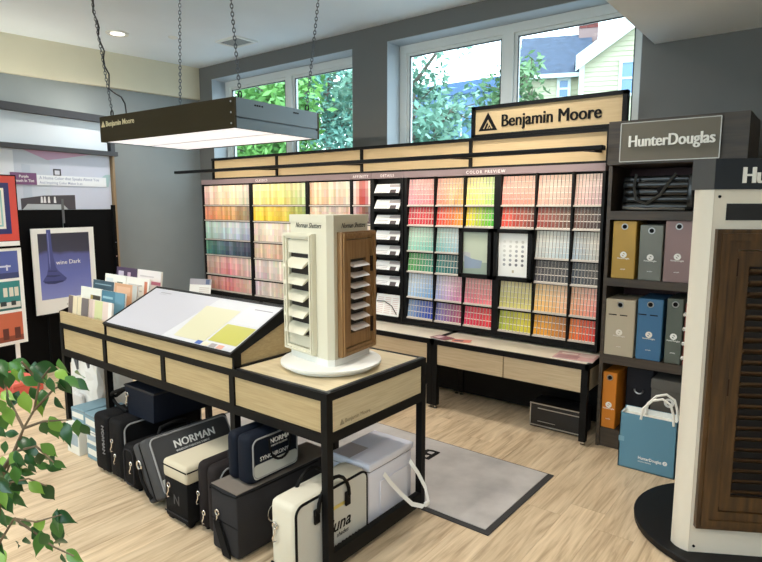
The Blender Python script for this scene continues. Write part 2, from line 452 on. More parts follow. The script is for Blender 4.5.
cp += [(.15, .06, .375), (.21, .07, .345), (.255, .07, .29), (.265, .07, .23), (.265, .07, .17)]
MB().tube(cp, .006, 6).build('power_cable', mat('black_cable', (26, 26, 28), .5), t, smooth=True)
# light really given off by the box, below its diffusers
lamp('light_box_lamp', 'AREA', (LW / 2, LD / 2, -.004), 13, (1, .96, .9), LW - .1, parent=t, sy=LD - .1)

# ---------------------------------------------------------------- paint chip wall
DY = 4.1
MAUVE = mat('mauve_header', (128, 110, 112), .5)
RAIL = mat('rail_pale', (196, 186, 176), .5)
HEADT = mat('header_lettering', (226, 216, 214), .5)
ROWS = [(1.60, 1.818), (1.432, 1.586), (1.215, 1.415), (1.037, 1.195), (.815, 1.02), (.634, .788)]
def rack(name, label, x0, x1, cols, title, rails=True):
    t = thing(name, label, 'display rack', ((x0 + x1) / 2, DY + .03, .56))
    bx('back_panel', BLACK, t, x0, x1, DY + .012, DY + .12, .572, 1.83)
    MB().box(x0 - .0, x1 + .0, DY - .035, DY + .12, 1.83, 1.881).build('header', MAUVE, t, world=True)
    MB().text(title, .034, fr(((x0 + x1) / 2 if len(cols) < 3 else x0 + (x1 - x0) * .46, DY - .036, 1.842), (1, 0, 0), (0, 0, 1)), .0008, .006, 'CENTER', space=1.35).build('header_lettering', HEADT, t, world=True)
    edges = [x0] + [(cols[i][1] + cols[i + 1][0]) / 2 for i in range(len(cols) - 1)] + [x1]
    wid = [.03] + [max(.012, (cols[i + 1][0] - cols[i][1])) for i in range(len(cols) - 1)] + [.03]
    for i, e in enumerate(edges):
        a, b = e - wid[i] / 2, e + wid[i] / 2
        if i == 0: a, b = x0, cols[0][0]
        if i == len(edges) - 1: a, b = cols[-1][1], x1
        if b - a > .002:
            bx('divider', BLACK, t, a, b, DY - .03, DY + .012, .6, 1.83)
    bx('bottom_rail', BLACK, t, x0, x1, DY - .035, DY + .012, .572, .614)
    if rails:
        for (z0, z1) in ROWS:
            for (a, b) in cols:
                bx('ledge', RAIL, t, a, b, DY - .028, DY + .012, z0 - .012, z0)
    return t
COLA = [(-5.75, -4.945), (-4.898, -4.10), (-4.055, -3.525)]
COLB = [(-3.497, -3.285)]
COLR = [(-2.884, -2.614), (-2.60, -2.338), (-2.323, -2.067), (-2.012, -1.741), (-1.728, -1.471), (-1.456, -1.262)]
rack('paint_chip_rack', 'wide black paint chip rack of three columns behind the shutter carousel', -5.77, -3.515, COLA, 'CLASSICS')
rack('paint_chip_rack', 'narrow single column black paint chip rack beside the leaflet trays', -3.513, -3.27, COLB, 'AFFINITY')
rack('paint_chip_rack', 'black paint chip rack with two picture frames among six colour columns', -2.912, -1.243, COLR, 'COLOR PREVIEW')

def chip_mat(name, mode):
    m = bpy.data.materials.new(name); m.use_nodes = True
    nt = m.node_tree; N = nt.nodes; L = nt.links; b = N['Principled BSDF']; b.inputs['Roughness'].default_value = .5
    if mode == 'attr':
        a = N.new('ShaderNodeAttribute'); a.attribute_name = 'Col'; L.new(a.outputs['Color'], b.inputs['Base Color']); return m
    oi = N.new('ShaderNodeObjectInfo'); tc = N.new('ShaderNodeTexCoord'); sx = N.new('ShaderNodeSeparateXYZ')
    L.new(tc.outputs['Generated'], sx.inputs[0])
    mu = N.new('ShaderNodeMath'); mu.operation = 'MULTIPLY'; mu.inputs[1].default_value = 5 if mode == 'upper' else 3
    L.new(sx.outputs['Z'], mu.inputs[0])
    fl = N.new('ShaderNodeMath'); fl.operation = 'FLOOR'; L.new(mu.outputs[0], fl.inputs[0])
    mr = N.new('ShaderNodeMapRange'); mr.inputs['From Max'].default_value = 4 if mode == 'upper' else 2
    mr.inputs['To Min'].default_value = .05 if mode == 'upper' else 0; mr.inputs['To Max'].default_value = .42 if mode == 'upper' else .06
    L.new(fl.outputs[0], mr.inputs[0])
    mx = N.new('ShaderNodeMix'); mx.data_type = 'RGBA'
    L.new(mr.outputs[0], mx.inputs[0]); L.new(oi.outputs['Color'], mx.inputs[6]); mx.inputs[7].default_value = lin((240, 226, 206))
    # white printed margins: left and right edge, the foot and a hairline between the swatches
    fx = N.new('ShaderNodeMath'); fx.operation = 'FRACT'; L.new(mu.outputs[0], fx.inputs[0])
    c1 = N.new('ShaderNodeMath'); c1.operation = 'LESS_THAN'; c1.inputs[1].default_value = .07 if mode == 'upper' else .10; L.new(fx.outputs[0], c1.inputs[0])
    ab = N.new('ShaderNodeMath'); ab.operation = 'SUBTRACT'; ab.inputs[1].default_value = .5; L.new(sx.outputs['X'], ab.inputs[0])
    ab2 = N.new('ShaderNodeMath'); ab2.operation = 'ABSOLUTE'; L.new(ab.outputs[0], ab2.inputs[0])
    c2 = N.new('ShaderNodeMath'); c2.operation = 'GREATER_THAN'; c2.inputs[1].default_value = .462; L.new(ab2.outputs[0], c2.inputs[0])
    mxx = N.new('ShaderNodeMath'); mxx.operation = 'MAXIMUM'; L.new(c1.outputs[0], mxx.inputs[0]); L.new(c2.outputs[0], mxx.inputs[1])
    m2 = N.new('ShaderNodeMix'); m2.data_type = 'RGBA'; L.new(mxx.outputs[0], m2.inputs[0]); L.new(mx.outputs[2], m2.inputs[6]); m2.inputs[7].default_value = lin((236, 226, 212))
    L.new(m2.outputs[2], b.inputs['Base Color'])
    return m
CHU, CHL = chip_mat('chip_upper_print', 'upper'), chip_mat('chip_lower_print', 'lower')
def lerp(a, b, t): return tuple(a[i] + (b[i] - a[i]) * t for i in range(3))
# (column, first row of the pair, block name, upper-row colour left -> right, lower-row colour left -> right)
CELLS = [
 (0, 0, 'crimson', ((240, 140, 160), (228, 100, 105)), ((205, 30, 60), (198, 42, 48))),
 (1, 0, 'orange', ((238, 120, 100), (245, 180, 90)), ((222, 52, 40), (240, 158, 40))),
 (2, 0, 'lime', ((246, 215, 90), (150, 205, 90)), ((240, 200, 20), (70, 175, 45))),
 (3, 0, 'rust', ((240, 125, 110), (205, 130, 110)), ((225, 70, 50), (120, 50, 36))),
 (4, 0, 'brick', ((232, 160, 140), (200, 160, 145)), ((158, 62, 52), (100, 66, 54))),
 (5, 0, 'umber', ((222, 176, 165), (180, 145, 150)), ((120, 80, 70), (58, 42, 40))),
 (0, 2, 'green', ((130, 195, 170), (110, 190, 175)), ((70, 150, 70), (40, 130, 110))),
 (1, 2, 'teal', ((110, 185, 180), (150, 180, 200)), ((36, 120, 110), (40, 80, 90))),
 (4, 2, 'pale grey', ((205, 210, 205), (170, 190, 200)), ((78, 74, 80), (62, 64, 68))),
 (5, 2, 'slate', ((165, 185, 200), (185, 185, 178)), ((52, 62, 76), (80, 78, 74))),
 (0, 4, 'blue', ((165, 195, 220), (110, 165, 220)), ((120, 150, 185), (36, 66, 170))),
 (1, 4, 'violet', ((150, 165, 215), (215, 115, 160)), ((105, 110, 175), (175, 70, 100))),
 (2, 4, 'rose', ((230, 105, 135), (235, 110, 120)), ((210, 40, 85), (222, 38, 52))),
 (3, 4, 'olive', ((205, 200, 110), (220, 205, 110)), ((166, 176, 50), (215, 195, 40))),
 (4, 4, 'amber', ((240, 185, 80), (232, 170, 125)), ((240, 165, 20), (176, 105, 45))),
 (5, 4, 'tangerine', ((240, 160, 105), (235, 130, 120)), ((242, 130, 45), (222, 52, 40))),
]
ORD = ['first', 'second', 'third', 'fourth', 'fifth', 'sixth', 'seventh', 'eighth', 'ninth', 'tenth', 'eleventh']
chip_mesh = {}
def chip_obj(w, h, m, lean):
    key = (round(w, 4), round(h, 4), m.name)
    if key not in chip_mesh:
        V = [(-w / 2, 0, 0), (w / 2, 0, 0), (w / 2, .002, 0), (-w / 2, .002, 0)]
        V += [(x, y + lean, h) for (x, y, z) in V]
        me = bpy.data.meshes.new('paint_chip')
        me.from_pydata(V, [], [(0, 3, 2, 1), (4, 5, 6, 7), (0, 1, 5, 4), (1, 2, 6, 5), (2, 3, 7, 6), (3, 0, 4, 7)])
        me.materials.append(m); chip_mesh[key] = me
    o = bpy.data.objects.new('paint_chip', chip_mesh[key]); COL.objects.link(o); return o
BLK = {(0, 0): 'top left', (5, 0): 'top right'}
for (c, r, nm, up, dn) in CELLS:
    a, b = COLR[c]
    if (c, r) == (4, 2): a = -1.735
    n = 10 if (c, r) == (4, 2) else (8 if c == 5 else 9)
    st = (b - a - .004) / n
    for k, (rng, m, word) in enumerate(((up, CHU, 'upper'), (dn, CHL, 'lower'))):
        z0, z1 = ROWS[r + k]
        for i in range(n):
            o = chip_obj(round(st - .004, 4), z1 - z0 - .004, m, .022)
            o.location = (a + .002 + st * (i + .5), DY - .016, z0)
            cc = lerp(rng[0], rng[1], i / (n - 1)); j = random.uniform(-10, 10)
            cc = tuple(min(255, max(0, v + j)) for v in cc)
            o.color = lin(cc)
            tag(o, '%s paint chip strip, %s from left in %s row of the %s block' % (nm, ORD[i], word, nm), 'paint chip', 'paint chips in the colour preview rack')
# the many small chips of the two left racks, past the countable three hundred
LC = {0: [((238, 190, 180), (240, 215, 170), (205, 195, 180)), ((225, 140, 110), (228, 165, 100), (150, 140, 120)), ((170, 205, 195), (185, 200, 205), (170, 175, 195)),
          ((90, 150, 130), (85, 105, 125), (80, 85, 100)), ((215, 185, 165), (225, 140, 145), (225, 200, 190)), ((205, 165, 145), (205, 120, 120), (205, 180, 165))],
      1: [((240, 222, 150), (235, 215, 120), (190, 205, 150)), ((240, 195, 60), (225, 190, 70), (150, 170, 100)), ((225, 205, 190), (222, 205, 185), (215, 205, 190)),
          ((225, 195, 175), (225, 190, 160), (215, 190, 170)), ((215, 195, 195), (215, 200, 185), (210, 200, 180)), ((205, 190, 195), (210, 195, 175), (205, 190, 170))],
      2: [((235, 195, 150), (225, 190, 160), (205, 190, 170)), ((225, 195, 160), (190, 175, 160), (215, 170, 160)), ((235, 200, 190), (230, 205, 190), (225, 205, 200)),
          ((225, 185, 175), (225, 190, 170), (220, 200, 190)), ((225, 200, 200), (225, 205, 190), (220, 205, 195)), ((215, 190, 185), (215, 195, 175), (210, 195, 185))],
      3: [((230, 215, 205), (190, 60, 55), (225, 190, 180)), ((225, 200, 190), (150, 70, 60), (90, 80, 85)), ((230, 215, 205), (215, 200, 195), (225, 190, 180)),
          ((225, 200, 190), (200, 180, 170), (190, 170, 165)), ((230, 215, 205), (225, 190, 180), (225, 190, 180)), ((225, 200, 190), (200, 180, 170), (215, 190, 185))]}
sm = MB()
for ci, (a, b) in enumerate(COLA + COLB):
    n = int((b - a) / .031); st = (b - a) / n
    for r in range(6):
        z0, z1 = ROWS[r]; c3 = LC[ci][r]
        for i in range(n):
            tt = i / (n - 1) * 2
            base = lerp(c3[0], c3[1], tt) if tt < 1 else lerp(c3[1], c3[2], tt - 1)
            j = random.uniform(-26, 20)
            for s_ in range(3):
                q = lerp(base, (248, 240, 226), .35 * (1 - s_ / 2)) if r % 2 == 0 else lerp(base, (230, 215, 200), .18 * (1 - s_ / 2))
                cc = lin(tuple(min(255, max(0, v + j + random.uniform(-8, 8))) for v in q))
                h = (z1 - z0 - .006) / 3; zb = z0 + .004 + (2 - s_) * h
                sm.box(a + st * (i + .04), a + st * (i + .96), DY - .015, DY - .008, zb, zb + h - .0006, col=cc)
ck = sm.build('paint_chips', chip_mat('chip_small_print', 'attr'), kind='stuff')
tag(ck, 'rows of small paint chips filling the racks left of the leaflet trays', 'paint chips')

def picture(label, x0, x1, z0, z1, draw):
    t = thing('picture_frame', label, 'picture frame', ((x0 + x1) / 2, DY - .04, z0))
    f = MB(); w = .03; y0, y1 = DY - .07, DY - .03
    f.box(x0, x0 + w, y0, y1, z0, z1).box(x1 - w, x1, y0, y1, z0, z1).box(x0, x1, y0, y1, z1 - w, z1).box(x0, x1, y0, y1, z0, z0 + w)
    f.box(x0, x1, y1, y1 + .006, z0, z1)
    f.build('frame', BLACK, t, world=True)
    draw(t, x0 + w, x1 - w, y1 - .012, z0 + w, z1 - w)
def draw_room(t, a, b, y, z0, z1):
    bx('print', mat('print_sage', (186, 196, 176), .4), t, a, b, y, y + .01, z0, z1)
    h = z1 - z0; w = b - a
    MB().box(a, b, y - .001, y, z0, z0 + h * .28).build('printed_floor', mat('print_greygreen', (150, 166, 152)), t, world=True)
    MB().prism([(a + w * .05, z0 + h * .12), (a + w * .7, z0 + h * .14), (a + w * .75, z0 + h * .32), (a + w * .35, z0 + h * .36), (a + w * .05, z0 + h * .44)], 0, .0015, fr((0, y - .0001, 0), (1, 0, 0), (0, 0, 1))).build('printed_bed', mat('print_bluegrey', (140, 156, 176)), t, world=True)
    MB().prism([(a + w * .0, z0 + h * .3), (a + w * .3, z0 + h * .3), (a + w * .28, z0 + h * .5), (a, z0 + h * .52)], 0, .0013, fr((0, y - .0001, 0), (1, 0, 0), (0, 0, 1))).build('printed_headboard', mat('print_grey', (178, 180, 182)), t, world=True)
def draw_dots(t, a, b, y, z0, z1):
    bx('print', WHITEPR, t, a, b, y, y + .01, z0, z1)
    cols = [(225, 225, 220), (205, 205, 200), (165, 168, 170), (120, 122, 126)]
    for r in range(6):
        for c in range(4):
            k = min(3, max(0, (r + c) // 2 - 0))
            x = a + (b - a) * (.2 + .2 * c); z = z1 - (z1 - z0) * (.2 + .105 * r)
            M = fr((x, y, z), (1, 0, 0), (0, 0, 1))
            MB().prism([(.011 * math.cos(q), .011 * math.sin(q)) for q in [2 * PI * i / 12 for i in range(12)]], 0, .0015, M).build('swatch_dot', mat('dot%d' % k, cols[k]), t, world=True)
    MB().box((a + b) / 2 - .008, (a + b) / 2 + .008, y - .001, y, z0 + .03, z0 + .05).build('printed_mark', mat('print_beige', (190, 178, 150)), t, world=True)
picture('black framed picture of a bed in a pale green room', -2.35, -2.064, 1.03, 1.42, draw_room)
picture('black framed white sheet with a grid of grey dots', -2.042, -1.737, 1.03, 1.42, draw_dots)

# leaflet trays between the racks
t = thing('leaflet_rack', 'tall narrow black rack of seven trays with white leaflets', 'leaflet rack', (-3.09, DY, .56))
bx('back_panel', BLACK, t, -3.266, -2.916, DY + .02, DY + .12, .572, 1.83)
bx('header', MAUVE, t, -3.266, -2.916, DY - .035, DY + .12, 1.83, 1.881)
MB().text('DETAILS', .032, fr((-3.09, DY - .036, 1.842), (1, 0, 0), (0, 0, 1)), .0008, .006, 'CENTER', space=1.3).build('header_lettering', HEADT, t, world=True)
for x0, x1 in ((-3.266, -3.236), (-2.946, -2.916)): bx('side_post', BLACK, t, x0, x1, DY - .04, DY + .02, .572, 1.83)
bx('bottom_rail', BLACK, t, -3.236, -2.946, DY - .04, DY + .02, .572, .61)
tz = [1.70, 1.565, 1.432, 1.295, 1.165, 1.03, .895]
for z in tz:
    tr = MB().box(-3.234, -2.948, DY - .07, DY + .02, z - .022, z - .012).box(-3.234, -2.948, DY - .07, DY - .062, z - .012, z + .004)
    tr.build('tray', BLACK, t, world=True)
bx('tray', BLACK, t, -3.234, -2.948, DY - .06, DY + .02, .612, .622)
GREYP = mat('leaflet_grey', (168, 160, 160), .5)
where = ['topmost', 'second from the top', 'third from the top', 'fourth from the top', 'fifth from the top', 'sixth from the top', 'seventh from the top']
for i, z in enumerate(tz):
    l = thing('leaflet', 'white leaflet with a dark band in the %s black tray' % where[i], 'leaflet', (-3.09, DY - .03, z - .012), group='leaflets in the black trays')
    M = fr((-3.225, DY - .058, z - .011), (1, 0, 0), (0, .55, 1))
    MB().box(0, .268, 0, .105, -.006, 0, M=M).build('page', WHITEPR, l, world=True)
    MB().box(.17, .235, .012, .05, 0, .001, M=M).build('dark_print', mat('leaflet_dark', (70, 60, 62)), l, world=True)
    g = MB()
    for q in range(3): g.box(.015, .14, .02 + q * .014, .024 + q * .014, 0, .001, M=M)
    g.box(.15, .262, .072, .1, 0, .001, M=M)
    g.build('grey_print', GREYP, l, world=True)
l = thing('price_list', 'large white printed list standing at the foot of the leaflet trays', 'leaflet', (-3.09, DY - .03, .622))
M = fr((-3.225, DY - .05, .623), (1, 0, 0), (0, .25, 1))
MB().box(0, .268, 0, .19, -.006, 0, M=M).build('page', WHITEPR, l, world=True)
g = MB()
for q in range(9):
    for c in range(3): g.box(.02 + c * .082, .085 + c * .082, .02 + q * .017, .0255 + q * .017, 0, .0008, M=M)
g.build('printed_lines', mat('print_pinkgrey', (214, 190, 188)), l, world=True)
MB().tube([M @ Vector(p) for p in ((.01, .12, .004), (.1, .125, .012), (.19, .09, .014), (.25, .02, .006))], .0035, 6).build('cord', BLACK, l, world=True, smooth=True)

FASC = mat('ash_fascia', (192, 168, 128), .6, noise=.08, nscale=5, stretch=(1.2, 8, 26), col2=(184, 160, 120))
# wood fascia and light bar above the racks
t = thing('fascia', 'pale wood fascia with black frame and long light bar above the racks', 'fascia', (-3.4, 4.14, 1.881))
segs = [-5.6, -4.545, -3.415, -2.30, -1.243]
for a, b in zip(segs[:-1], segs[1:]):
    bx('panel', FASC, t, a + .012, b - .012, 4.12, 4.135, 1.9, 2.1)
fm = MB().box(-5.62, -1.243, 4.1, 4.16, 2.095, 2.12).box(-5.62, -1.243, 4.105, 4.16, 1.882, 1.9)
for s_ in segs: fm.box(s_ - .012, s_ + .012, 4.1, 4.16, 1.9, 2.095)
fm.build('frame', BLACK, t, world=True)
br = MB().rbox(-5.62, -1.13, 3.62, 3.68, 1.93, 1.958, .004, 1)
br.build('light_bar', BLACK, t, world=True)
bx('light_strip', mat('led_strip', (255, 236, 206), .5, emit=1.5), t, -5.58, -1.25, 3.68, 3.682, 1.936, 1.95)
for xx in (-4.9, -3.4, -1.95): lamp('light_bar_lamp', 'AREA', (xx, 3.686, 1.94), 2.8, (1, .86, .68), 1.35, sy=.02, rot=(math.radians(55), 0, 0))
for s_ in (-4.545, -3.415, -2.30, -1.30):
    MB().prism([(3.66, 1.935), (4.12, 1.955), (4.12, 1.985), (3.66, 1.95)], -.01, .01, fr((s_, 0, 0), (0, 1, 0), (0, 0, 1))).build('bracket', BLACK, t, world=True)
MB().tube([(-1.2, 3.66, 1.94), (-1.18, 3.66, 1.925), (-1.16, 3.67, 1.935), (-1.18, 3.68, 1.955), (-1.2, 3.67, 1.95)], .006, 6).build('cable_end', INK, t, world=True)

# shop sign on top
t = thing('shop_sign', 'black framed wooden shop sign with black lettering above the racks', 'sign', (-1.71, 4.14, 2.12))
SX0, SX1 = -2.292, -1.135
bx('panel', FASC, t, SX0 + .03, SX1 - .03, 4.11, 4.13, 2.14, 2.325)
f = MB().box(SX0, SX0 + .03, 4.095, 4.15, 2.12, 2.352).box(SX1 - .03, SX1, 4.095, 4.15, 2.12, 2.352).box(SX0, SX1, 4.095, 4.15, 2.325, 2.352).box(SX0, SX1, 4.095, 4.15, 2.12, 2.14)
f.box(SX0, SX1, 4.13, 4.15, 2.12, 2.352)
f.build('frame', BLACK, t, world=True)
l = MB().text('Benjamin Moore', .128, fr((-2.045, 4.11, 2.187), (1, 0, 0), (0, 0, 1)), .003, .022, sx=.868, res=4)
l.build('lettering', INK, t, world=True)
e = MB(); emblem(e, fr((-2.235, 4.11, 2.165), (1, 0, 0), (0, 0, 1)), .16); e.build('emblem', INK, t, world=True)

# ---------------------------------------------------------------- ledge counters under the racks
LAM = mat('counter_laminate', (224, 214, 194), .4, noise=.04, nscale=6)
BEIGE = mat('ash_drawer', (204, 184, 152), .5, noise=.1, nscale=5, stretch=(1.2, 8, 26), col2=(186, 165, 132))
def counter(x0, x1, label):
    t = thing('ledge_counter', label, 'counter', ((x0 + x1) / 2, 3.92, 0), group='counters along the paint rack wall')
    yf, yb = 3.745, 4.205
    w = x1 - x0
    bx('worktop', LAM, t, x0 + .02, x1 - .02, yf + .02, yb - .02, .54, .558)
    f = MB().box(x0, x1, yf, yf + .02, .522, .56).box(x0, x1, yb - .02, yb, .522, .56).box(x0, x0 + .02, yf, yb, .522, .56).box(x1 - .02, x1, yf, yb, .522, .56)
    f.box(x0 + .02, x1 - .02, yf + .02, yb - .02, .522, .54)
    f.build('frame', BLACK, t, world=True)
    xm = (x0 + x1) / 2
    for a, b in ((x0 + .046, xm - .004), (xm + .004, x1 - .046)):
        d = bx('drawer_front', BEIGE, t, a, b, yf + .006, yf + .024, .365, .521)
    bx('side_panel', BEIGE, t, x0 + .012, x0 + .03, yf + .05, yb - .05, .365, .521)
    bx('side_panel', BEIGE, t, x1 - .03, x1 - .012, yf + .05, yb - .05, .365, .521)
    bx('drawer_floor', BLACK, t, x0 + .03, x1 - .03, yf + .024, yb, .35, .364)
    bx('kick_panel', BLACK, t, x0 + .044, x1 - .044, yb - .03, yb - .015, .03, .35)
    for lx in (x0, x1 - .044):
        for ly in (yf, yb - .044):
            l = bx('leg', BLACK, t, lx, lx + .044, ly, ly + .044, .03, .522)
            MB().lathe([(.016, 0), (.016, .008), (.007, .014), (.007, .03)], 12, (lx + .022, ly + .022, 0)).build('levelling_foot', CHROME, l, world=True)
    return t
counter(-2.405, -1.194, 'low black and ash ledge counter nearest the bookcase, legs with silver feet')
counter(-3.62, -2.409, 'low ledge counter under the leaflet trays, second from the bookcase')
counter(-4.835, -3.624, 'low ledge counter behind the shutter carousel, third from the bookcase')
counter(-5.8, -4.839, 'low ledge counter at the far left end beside the grey wall')

def booklet(label, loc, rotz, w, d, h, col, deco, cat='booklet', group=None):
    t = thing('booklet', label, cat, loc, rotz, group)
    MB().box(-w / 2, w / 2, -d / 2, d / 2, 0, h).build('pages', mat('pages_white', (228, 224, 216)), t)
    MB().box(-w / 2 - .001, w / 2 + .001, -d / 2 - .001, d / 2 + .001, h, h + .0015).build('cover', mat('bk%d_%d_%d' % col, col, .4), t)
    for (x0, x1, y0, y1, c) in deco:
        MB().box(x0 * w - w / 2, x1 * w - w / 2, y0 * d - d / 2, y1 * d - d / 2, h + .0015, h + .0022).build('cover_print', mat('bk%d_%d_%d' % c, c, .4), t)
    return t
booklet('pink and grey magazine lying at the right end of the ledge counter', (-1.33, 3.9, .558), .08, .27, .2, .006, (205, 165, 160), [(.06, .6, .1, .55, (170, 130, 130)), (.55, .94, .5, .92, (226, 205, 196)), (.1, .5, .7, .85, (240, 225, 215))])
booklet('dark red magazine lying on the ledge counter seam', (-2.36, 3.82, .56), -.2, .16, .11, .006, (120, 60, 66), [(.1, .5, .2, .8, (205, 180, 178))])
booklet('coral leaflet lying beside the dark red magazine', (-2.19, 3.83, .558), .3, .14, .09, .004, (214, 130, 110), [(.1, .6, .2, .7, (110, 80, 84))])
# little sign holder with a square code area left blank
t = thing('sign_holder', 'clear stand with small white notice on the far counter', 'sign', (-5.6, 3.86, .558), .35)
M = fr((-.14, 0, 0), (1, 0, 0), (0, .2, 1))
MB().box(0, .28, 0, .215, 0, .004, M=M).build('notice', WHITEPR, t)
MB().box(0, .28, .15, .215, .004, .005, M=M).build('printed_band', mat('notice_grey', (176, 174, 182)), t)
g = MB()
for q in range(4): g.box(.13, .26, .045 + q * .022, .052 + q * .022, .004, .005, M=M)
g.build('printed_lines', mat('notice_pink', (205, 190, 184)), t)
MB().box(.21, .26, .155, .21, .005, .006, M=M).build('printed_blob', mat('notice_blue', (96, 108, 140)), t)
MB().box(-.14, .14, 0, .08, 0, .004).build('stand_foot', mat('clear_acrylic', (200, 205, 205), .1), t)

# black case on the floor below the ledge
t = thing('sample_case', 'black sample case with silver trim lines on the floor under the ledge', 'case', (-1.45, 3.98, 0))
MB().rbox(-.19, .19, -.1, .1, 0.003, .185, .008, 2).build('body', mat('black_case', (26, 25, 25), .5, bump=.1, bscale=80), t, smooth=True)
tr = MB()
for a, b in (((-.19, .02), (.19, .02)), ((-.19, .18), (.19, .18))): tr.box(a[0], b[0], -.104, -.1, a[1] - .004, a[1] + .004)
for x in (-.188, .182): tr.box(x, x + .006, -.104, -.1, .02, .18)
tr.box(-.13, .17, -.104, -.1, .145, .151)
tr.box(-.13, .0, -.104, -.1, .05, .054)
tr.build('silver_trim', STEEL, t)

# ---------------------------------------------------------------- sample bookcase at the right
t = thing('bookcase', 'dark oak bookcase with grey name plate beside the paint racks', 'bookcase', (-.78, 4.0, 0))
BXL, BXR, BYF, BYB = -1.15, -.41, 3.83, 4.26
bx('side_panel', WOODDK, t, BXL, BXL + .022, BYF, BYB, 0, 1.845)
bx('side_panel', WOODDK, t, BXR - .022, BXR, BYF, BYB, 0, 1.845)
bx('back_panel', mat('maroon_back', (58, 16, 18), .6), t, BXL + .022, BXR - .022, BYB - .02, BYB, 0, 1.845)
for z0, z1 in ((.572, .63), (1.084, 1.134), (1.508, 1.562)): bx('shelf', WOODDK, t, BXL + .022, BXR - .022, BYF, BYB - .02, z0, z1)
bx('shelf', WOODDK, t, BXL + .022, BXR - .022, BYF + .01, BYB - .02, .1, .13)
bx('plinth', WOODDK, t, BXL + .022, BXR - .022, BYF + .012, BYF + .03, 0, .1)
bx('header', WOODDK, t, BXL + .012, BXR + .012, 3.75, BYB, 1.845, 2.105)
PLATE = mat('frosted_plate', (112, 106, 94), .55, spec=.25)
pl_ = MB().box(-1.06, -.53, 3.728, 3.734, 1.86, 2.085).build('name_plate', PLATE, t, world=True)
ed = MB().box(-1.06, -.53, 3.726, 3.736, 1.857, 1.862).box(-1.06, -.53, 3.726, 3.736, 2.083, 2.088).box(-.533, -.528, 3.726, 3.736, 1.86, 2.085).box(-1.062, -1.057, 3.726, 3.736, 1.86, 2.085)
ed.build('plate_edge', mat('acrylic_edge', (190, 188, 180), .2), pl_, world=True)
st = MB()
for x in (-1.04, -.55):
    for z in (1.88, 2.065): st.cyl((x, 3.734, z), (x, 3.75, z), .008, 10)
st.build('standoff', STEEL, pl_, world=True)
MB().text('HunterDouglas', .094, fr((-1.013, 3.728, 1.945), (1, 0, 0), (0, 0, 1)), .004, .03, sx=.79, res=4).build('lettering', mat('white_letters', (236, 234, 226), .4), pl_, world=True)

def disc_logo(mb_w, mb_d, M, r):
    mb_w.prism([(r * math.cos(q), r * math.sin(q)) for q in [2 * PI * i / 20 for i in range(20)]], 0, .001, M)
    for s_ in (1, -1):
        P = [(s_ * r * (.08 + .42 * math.cos(q)), s_ * r * (.12 + .42 * math.sin(q))) for q in [math.radians(a) for a in range(-10, 141, 25)]]
        P = [(x * .8, y * .9) for x, y in P]
        mb_d.prism(P, .001, .0016, M)
def binder(name, label, x0, x1, z0, z1, yf, yb, col, logo=True, group='sample boxes in the bookcase', tilt=0, ink=False):
    w = x1 - x0; h = z1 - z0
    t = thing(name, label, 'binder', ((x0 + x1) / 2, yf, z0), tilt, group)
    m = mat('binder_%d_%d_%d' % col, col, .5, bump=.05, bscale=150)
    MB().rbox(-w / 2, w / 2, 0, yb - yf, 0, h, .004, 1).build('case', m, t)
    M = fr((0, 0, 0), (1, 0, 0), (0, 0, 1))
    ring = MB().tube([(.017 * math.cos(a), -.001, h - .035 + .017 * math.sin(a)) for a in [2 * PI * k / 16 for k in range(16)]], .0035, 6, True)
    ring.build('finger_ring', STEEL, t, smooth=True)
    MB().cyl((0, -.0005, h - .035), (0, .004, h - .035), .0165, 16).build('finger_hole', INK, t)
    if logo:
        a, b = MB(), MB()
        M2 = fr((.0, -.0002, h * .42), (1, 0, 0), (0, 0, 1)); disc_logo(a, b, M2, .02)
        PM = WHITEPR if not ink else mat('print_pale', (226, 220, 208))
        MB().text('HunterDouglas', .014, fr((0, -.0002, h * .345), (1, 0, 0), (0, 0, 1)), .0005, .012, 'CENTER', sx=.85).build('lettering', PM, t)
        MB().text('sample', .011, fr((0, -.0002, h * .16), (1, 0, 0), (0, 0, 1)), .0005, .0, 'CENTER').build('small_lettering', PM, t)
        a.build('emblem', PM, t); b.build('emblem_mark', m, t)
    if ink:
        c = MB()
        for (xx, ww) in ((-.07, .05), (.0, .045)): c.box(xx, xx + ww, -.0008, 0, h - .105, h - .098)
        c.build('pen_note', INK, t)
    return t
BI = 'sample boxes in the bookcase'
binder('sample_binder', 'mustard yellow sample box on the upper shelf of the bookcase', -1.108, -.967, 1.134, 1.5, 3.84, 4.1, (178, 142, 62))
binder('sample_binder', 'slate grey sample box between the yellow and the mauve ones', -.945, -.812, 1.134, 1.478, 3.84, 4.1, (112, 116, 110))
binder('sample_binder', 'dusty mauve sample box on the upper shelf next to the white kiosk', -.801, -.652, 1.134, 1.507, 3.84, 4.1, (140, 116, 116))
binder('sample_binder', 'light taupe sample box with a pen note on the middle shelf', -1.128, -.946, .63, 1.0, 3.835, 4.1, (176, 164, 142), ink=True)
binder('sample_binder', 'bright blue sample box on the middle shelf of the bookcase', -.933, -.786, .63, 1.02, 3.84, 4.12, (56, 104, 142), ink=True)
binder('sample_binder', 'dark grey green sample box beside the blue one on the middle shelf', -.766, -.674, .63, 1.035, 3.845, 4.12, (86, 94, 86))
binder('sample_binder', 'orange sample box in the bottom of the bookcase', -1.126, -1.036, .13, .51, 3.845, 4.1, (204, 122, 28))
t = thing('sample_binder', 'dull red ring book with white tabs beside the grey green box', 'binder', (-.635, 3.85, .63), 0, BI)
MB().box(-.03, .03, 0, .2, 0, .38).build('case', mat('dull_red', (128, 66, 56), .5), t)
for k in range(4): MB().cyl((-.028, -.004, .04 + k * .09), (-.028, .006, .046 + k * .09), .012, 12).build('tab', WHITEPR, t)
